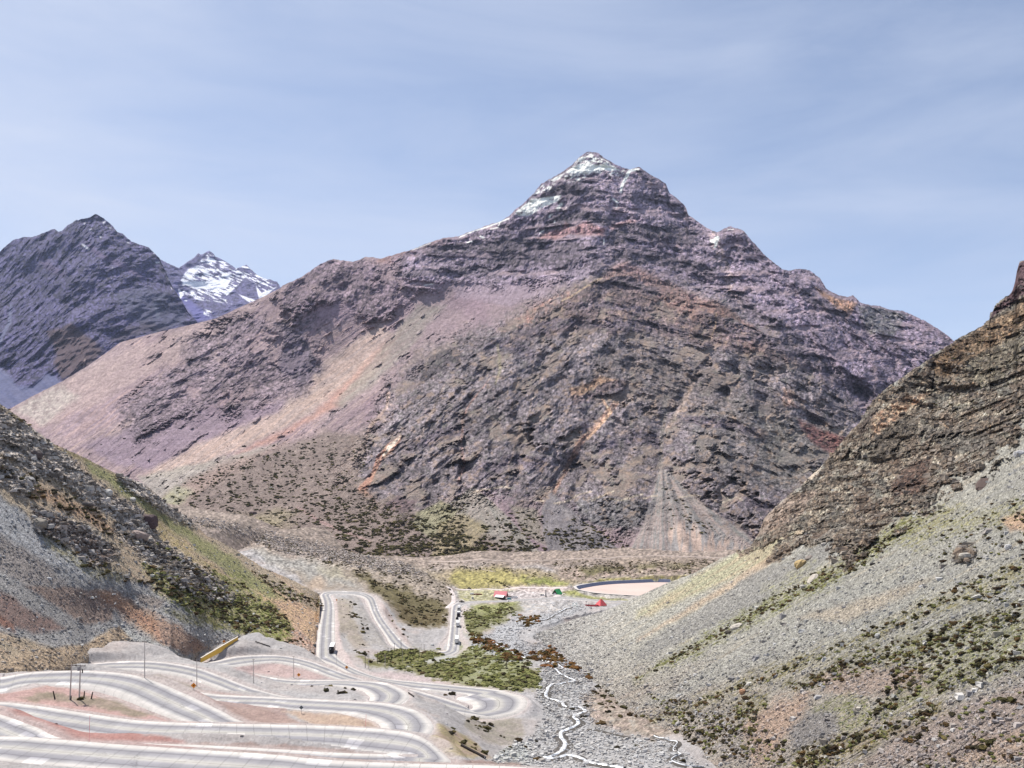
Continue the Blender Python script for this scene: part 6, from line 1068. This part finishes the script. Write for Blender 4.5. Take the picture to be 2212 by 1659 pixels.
# ---- posts
def pole(base, top_y, label, mat, r=0.17, arm=None, group=None, lean=0.0):
    """base place on the ground, height read from the top of the post in the photograph"""
    p = base; h = (YH-top_y)/F*p.y-p.z; t = thing('utility_pole', p, label, 'pole', 0, group)
    MB().cyl((0, 0, -0.6), (lean, 0, h), r, r*0.62, 12).build('shaft', mat, t)
    if arm:
        a = MB().box((lean, 0, h-0.25), (arm, 0.16, 0.16)).build('crossarm', M_['wood'], t)
        for s in (-0.45, 0.0, 0.45): MB().cyl((lean+s*arm, 0, h-0.17), (lean+s*arm, 0, h+0.12), 0.07, 0.05, 8).build('insulator', M_['grey'], a)
    else: MB().cyl((lean-0.5, 0, h-0.3), (lean+0.5, 0, h-0.3), 0.05, n=6).build('crossarm', M_['wood'], t)
    return t
py = lambda k, y: q(k, 0, y)[1]
GRP = 'utility poles along the road and stream'
t = pole(G(1, 565, 606), py(1, 318), 'pale concrete pole on the left of the twin poles inside the wide left bend', M_['conc'], 0.20, 2.6, GRP, 0.45)
t = pole(G(1, 640, 604), py(1, 322), 'pale concrete pole with a transformer, right one of the twin poles in the left bend', M_['conc'], 0.20, 2.6, GRP, 0.35)
MB().cyl((0.1,-0.4,7.6),(0.1,-0.4,8.6),0.32,n=14).build('transformer', M_['grey'], t); MB().box((0.9,-0.1,7.4),(0.22,0.2,1.0)).build('fuse_box', M_['black'], t)
for k, x, yb_, yt, mt, lb in [(1,1170,430,128,'conc','tall pale pole in front of the gravel pad, right of the twin poles'), (1,1592,500,278,'conc','pale pole beside the orange sign at the left end of the yellow wall'), (2,155,470,272,'conc','thin pale pole on the gravel bank below the sandy yellow wall end'), (2,480,430,250,'conc','thin pale pole beside the orange sign on the pink bench'),
                          (2,1058,346,210,'tar','dark pole at the head of the scrub patch, leftmost of the valley line'), (2,1087,356,220,'conc','pale pole right beside the leftmost dark pole of the valley line'), (2,1156,312,216,'tar','dark pole at the left edge of the green scrub, between two pale poles'), (2,1219,346,232,'conc','pale pole in front of the darkest scrub hollow'),
                          (2,1243,256,182,'tar','dark pole standing above the darkest scrub hollow'), (2,1294,206,145,'tar','dark pole just left of where the lower road ends in scrub'), (2,1348,200,118,'tar','dark pole standing against the end of the lower road'), (2,1359,300,190,'conc','pale pole in the middle of the green scrub'),
                          (2,1403,140,96,'conc','short pale pole right of the lower road on the pink verge'), (2,1499,252,180,'conc','pale pole at the right end of the scrub, nearest of three'), (2,1511,208,150,'conc','pale pole at the right end of the scrub, middle of three'), (2,1536,208,155,'conc','pale pole at the right end of the scrub, rightmost of three'), (2,826,334,240,'conc','thin pale pole beside the bend just below the dark coach')]:
    pole(G(k, x, yb_), py(k, yt), lb, M_[mt], 0.15 if x != 826 else 0.07, None if k == 2 else 1.6, GRP)
for x0_, y0_, x1_, y1_, lb in [(447,600,430,535,'thick black stump leaning left at the left end of the dirt ring'), (571,606,576,572,'short upright black stump right at the foot of the left twin pole'), (677,588,684,535,'black stump leaning slightly right, just right of the twin poles'), (735,598,750,542,'black stump leaning right, rightmost around the dirt ring')]:
    b = G(1, x0_, y0_); s = b.y/F/3.744; t = thing('stump', b, lb, 'post', 0, 'black timber stumps round the twin poles'); MB().cyl((0,0,-0.4), ((x1_-x0_)*s, 0, (y0_-y1_)*s), 0.20, 0.13, 8).build('timber', M_['tar'], t)
# ---- yellow wall, signs, pipes
def sign(k, x, y, ytop, label, face, w=0.9, diamond=True, h=None):
    p = G(k, x, y); hh = (y-ytop)/CR[k][2]*p.y/F; t = thing('road_sign', p, label, 'sign', 0, 'road signs along the switchbacks'); MB().cyl((0,0,-0.3),(0,0,hh),0.05,n=8).build('post', M_['grey'], t)
    if diamond:
        a = w*0.72; MB().prism([(0,-a),(a,0),(0,a),(-a,0)], -0.02, 0.02).build('panel', face, t).location = (0,-0.08,hh-a*0.4)
        if face is M_['orange']: MB().prism([(-0.18,-0.3),(-0.02,-0.3),(-0.02,0.05),(0.25,0.05),(0.25,-0.08),(0.42,0.14),(0.25,0.34),(0.25,0.2),(-0.18,0.2)], -0.01, 0.01).build('arrow', M_['black'], t).location = (0,-0.115,hh-a*0.4)
    else: MB().box((0,-0.08,hh-0.2), (w, 0.05, h or w)).build('panel', face, t)
    return t
sign(1, 1567, 524, 480, 'orange diamond bend sign at the foot of the pole by the road cut', M_['orange'], 1.1); sign(1, 1812, 150, 128, 'orange diamond sign above the yellow wall', M_['orange'], 1.1); sign(2, 521, 432, 396, 'orange diamond bend sign on the pink bench beside a thin pole', M_['orange'], 1.1); sign(2, 908, 362, 336, 'orange diamond sign at the bend below the dark coach', M_['orange'], 1.2)
sign(3, 597, 330, 312, 'orange diamond sign inside the top of the loop road', M_['orange'], 1.1); sign(2, 542, 716, 660, 'dark backed sign on the verge inside the middle hairpin', M_['signback'], 0.8); sign(2, 650, 195, 165, 'square grey sign left of the straight beside the dark coach', M_['signback'], 1.8, False, 1.9); sign(2, 1731, 542, 522, 'short dark marker sign inside the rightmost hairpin', M_['signback'], 0.5)
sign(3, 436, 545, 500, 'narrow cream board standing left of the upper straight', M_['cream'], 0.9, False, 4.0)
a_ = Vector(wH(1, 1625, 294, 86.2)); b_ = Vector(wH(1, 1922, 138, 84.6)); dv = b_-a_; L = math.hypot(dv.x, dv.y); t = thing('retaining_wall', a_, 'long yellow painted concrete wall climbing the gravel above the road', 'wall', math.atan2(dv.y, dv.x))
MB().poly([(0,-0.25,-0.5),(L,-0.25,dv.z-0.5),(L,-0.25,dv.z+2.6),(0,-0.25,1.5),(0,0.25,-0.5),(L,0.25,dv.z-0.5),(L,0.25,dv.z+2.6),(0,0.25,1.5)], [(0,1,2,3),(5,4,7,6),(3,2,6,7),(0,4,5,1),(0,3,7,4),(1,5,6,2)]).build('panel', M_['yellow'], t)
MB().poly([(-0.1,-0.32,1.5),(L+0.1,-0.32,dv.z+2.6),(L+0.1,-0.32,dv.z+2.8),(-0.1,-0.32,1.7),(-0.1,0.32,1.5),(L+0.1,0.32,dv.z+2.6),(L+0.1,0.32,dv.z+2.8),(-0.1,0.32,1.7)], [(0,1,2,3),(5,4,7,6),(3,2,6,7),(0,4,5,1),(0,3,7,4),(1,5,6,2)]).build('coping', M_['cream'], t)
for k, pa, pb_, r_, lb in [(2,(1835,982),(2030,1085),0.35,'long dark drain pipe running down the slope right of the lowest visible hairpin'), (2,(1408,556),(1450,584),0.25,'short dark drain pipe poking out of the upper hairpin edge'), (2,(1000+210,1028),(1200+50,1042),0.0,''), (2,(170,140),(290,180),0.25,'dark pipe lying on the gravel fan right of the yellow wall')]:
    if not lb: continue
    A_, B_ = G(k, *pa), G(k, *pb_); t = thing('drain_pipe', A_, lb, 'pipe', 0, 'dark drain pipes'); MB().cyl((0,0,0.35), (B_-A_)+Vector((0,0,0.35)), r_, n=12).build('barrel', M_['tar'], t); MB().cyl((B_-A_)*0.985+Vector((0,0,0.35)), (B_-A_)+Vector((0,0,0.35)), r_*1.25, n=12).build('collar', M_['grey'], t)
for k, x, y0_, y1_, lb in [(1,720,950,735,'thin reddish rod standing on the red dirt between the two lowest road legs'), (2,1060,822,722,'thin reddish rod on the sandy verge inside the middle hairpin')]:
    b = G(k, x, y0_); h_ = (y0_-y1_)/3.744*b.y/F; t = thing('marker_rod', b, lb, 'rod', 0); MB().cyl((0,0,-0.3),(0.15,0,h_),0.035,n=6).build('rod', M_['pink'], t)
# ---- boulders that stand out
def boulder(P0, wpx, label, col, asp=(1, .8, .6), seed=0, rz=0.0, amp=0.28, group=None):
    s = wpx*P0.y/F/2; b = bmesh.new(); bmesh.ops.create_icosphere(b, subdivisions=4, radius=1.0); V = np.array([v.co[:] for v in b.verts])
    k = seed*3.7; n_ = rid(V[:, 0]*0.9+k, V[:, 1]*0.9, V[:, 2]*0.9, 2, seed)*amp+fbm(V[:, 0]*3+k, V[:, 1]*3, V[:, 2]*3, 3, seed)*0.10
    sg = np.sign(V); box_ = sg*np.abs(V)**0.72; V2 = box_*(1+n_)[:, None]*np.array(asp)*s
    for v, c in zip(b.verts, V2): v.co = Vector([float(u) for u in c])
    me = bpy.data.meshes.new('boulder'); b.to_mesh(me); b.free(); m = flat_mat('boulder_stone', S2(*col), 0.9, nz=0.22, scale=1.4/s*1.0); me.materials.append(m)
    o = bpy.data.objects.new('boulder', me); COL.objects.link(o); o.location = P0+Vector((0, 0, s*asp[2]*0.35)); o.rotation_euler = (0.15*math.sin(k), rz, 0.9*math.sin(k*2)); tag(o, label, 'boulder', group); return o
BG = 'large boulders on the slopes'
RH_, LH_ = 'right_hillside', 'left_hillside'
for ly, k, x, y, w, lb, c, asp, rz in [
 (RH_,8,622,372,24,'big yellowish boulder on the grey scree below the right hand crags',(214,186,134),(1,.8,.75),0), (RH_,8,678,322,18,'flat grey boulder with a dark underside just above the yellowish one',(150,140,132),(1,.7,.35),-.3), (RH_,8,212,765,24,'white boulder with a dark hollow at its foot, low on the green strip',(214,206,194),(1,.7,.45),-.35), (RH_,8,160,800,12,'dark boulder tucked under the white one on the green strip',(90,84,74),(1,.8,.7),0),
 (RH_,8,695,462,34,'long pale slab lying along the green strip of the right slope',(216,206,192),(1,.4,.22),-.5), (RH_,8,640,508,12,'small pale boulder at the lower left end of the long pale slab',(206,200,190),(1,.8,.7),0), (RH_,8,252,1180,12,'orange pink boulder on the scree above the stream mounds',(214,166,130),(1,.8,.9),0), (RH_,9,1730,588,50,'long dark overhanging slab jutting from the right slope',(104,88,82),(1,.45,.17),-.42),
 (RH_,9,2115,272,18,'rounded white boulder with black shade beneath, at the right edge',(208,206,206),(1,.9,.8),0), (RH_,8,1668,312,22,'pale boulder over a dark hollow, right of the slab field',(206,198,186),(1,.7,.5),0), (RH_,8,1640,262,16,'brownish boulder above the pale one over a dark hollow',(170,160,150),(1,.8,.6),0), (RH_,8,1945,255,15,'white boulder high on the right hand olive scree',(218,216,214),(1,.8,.8),0),
 (RH_,8,770,238,14,'low pale boulder in the grey gully under the crags',(196,190,182),(1,.7,.5),0), (RH_,8,792,272,9,'round brown boulder in the grey gully under the crags',(150,138,128),(1,1,.9),0), (RH_,8,1112,818,10,'small white boulder on the row of tufts across the scree',(220,218,214),(1,.8,.8),0), (RH_,8,1080,362,10,'black boulder alone on the grey scree below the green strip',(70,68,66),(1,.8,.6),0),
 ('ground',5,1735,650,26,'brown block with a black side cleft on the mounds right of the stream',(190,160,142),(1,.8,.8),0), ('ground',5,1722,528,12,'dark boulder above the brown block, left one of two',(74,62,54),(1,.8,.6),0), ('ground',5,1796,546,13,'dark boulder above the brown block, right one of two',(64,56,50),(1,.8,.6),0),
 (LH_,6,900,812,30,'big dark maroon boulder standing on the sandy left slope',(104,86,88),(1,.9,1.0),0), (LH_,6,848,890,30,'broad pale pink boulder just below the maroon one on the left slope',(178,160,152),(1,.8,.6),.3), (LH_,6,530,692,24,'dark flat slab with a black underside on the sandy left slope',(140,132,128),(1,.7,.35),.1), (LH_,6,245,812,26,'rounded grey boulder above the brown outcrop of the left slope',(160,152,140),(1,.8,.65),.3),
 (LH_,6,300,1142,9,'small white boulder alone on the grey scree wedge',(232,232,232),(1,.6,.6),.3), (LH_,6,215,400,22,'dark boulder in the pale rubble near the upper left edge',(110,98,96),(1,.9,.8),.2), (LH_,6,655,625,16,'white boulder in the band of rubble of the left slope',(220,218,214),(1,.8,.8),.2), (LH_,6,804,665,14,'pale grey boulder at the end of the rubble band under the grass strip',(206,204,198),(1,.8,.6),.2)]:
    pt0 = G(k, x, y) if ly == 'ground' else on_layer(ly, *q(k, x, y)); boulder(pt0, w, lb, c, asp, seed=abs(hash((k, x, y))) % 97, rz=rz, group=BG)
for pt0, w, lb, c in [(G(2, 1600, 145+20), 7, 'white boulder on the grey flat beside the lower road straight', (236,236,234)), (G('g', 690, 872-6) if False else on_layer('mountain', *q('g', 685, 870)), 13, 'grey brown boulder on the scrub slope above the yellow grass patch', (126,108,104)), (on_layer('mountain', *q('g', 815, 690)), 7, 'white boulder alone in the middle of the scrub slope', (226,218,206))]:
    boulder(pt0, w, lb, c, seed=int(w*5), group=BG)

# ------------------------------------------------------------------ thin mountain air
hb = MB().box((0, 5600, 1200), (14000, 13400, 2880)); hm = bpy.data.materials.new('thin_blue_air'); hm.use_nodes = True; hn = hm.node_tree; hn.nodes.clear()
hv = hn.nodes.new('ShaderNodeVolumePrincipled'); ho = hn.nodes.new('ShaderNodeOutputMaterial'); hn.links.new(hv.outputs[0], ho.inputs['Volume'])
hv.inputs['Color'].default_value = (0.62, 0.74, 1.0, 1); hv.inputs['Density'].default_value = 1.1e-5; hv.inputs['Anisotropy'].default_value = 0.1
tag(hb.build('haze', hm), kind='stuff')
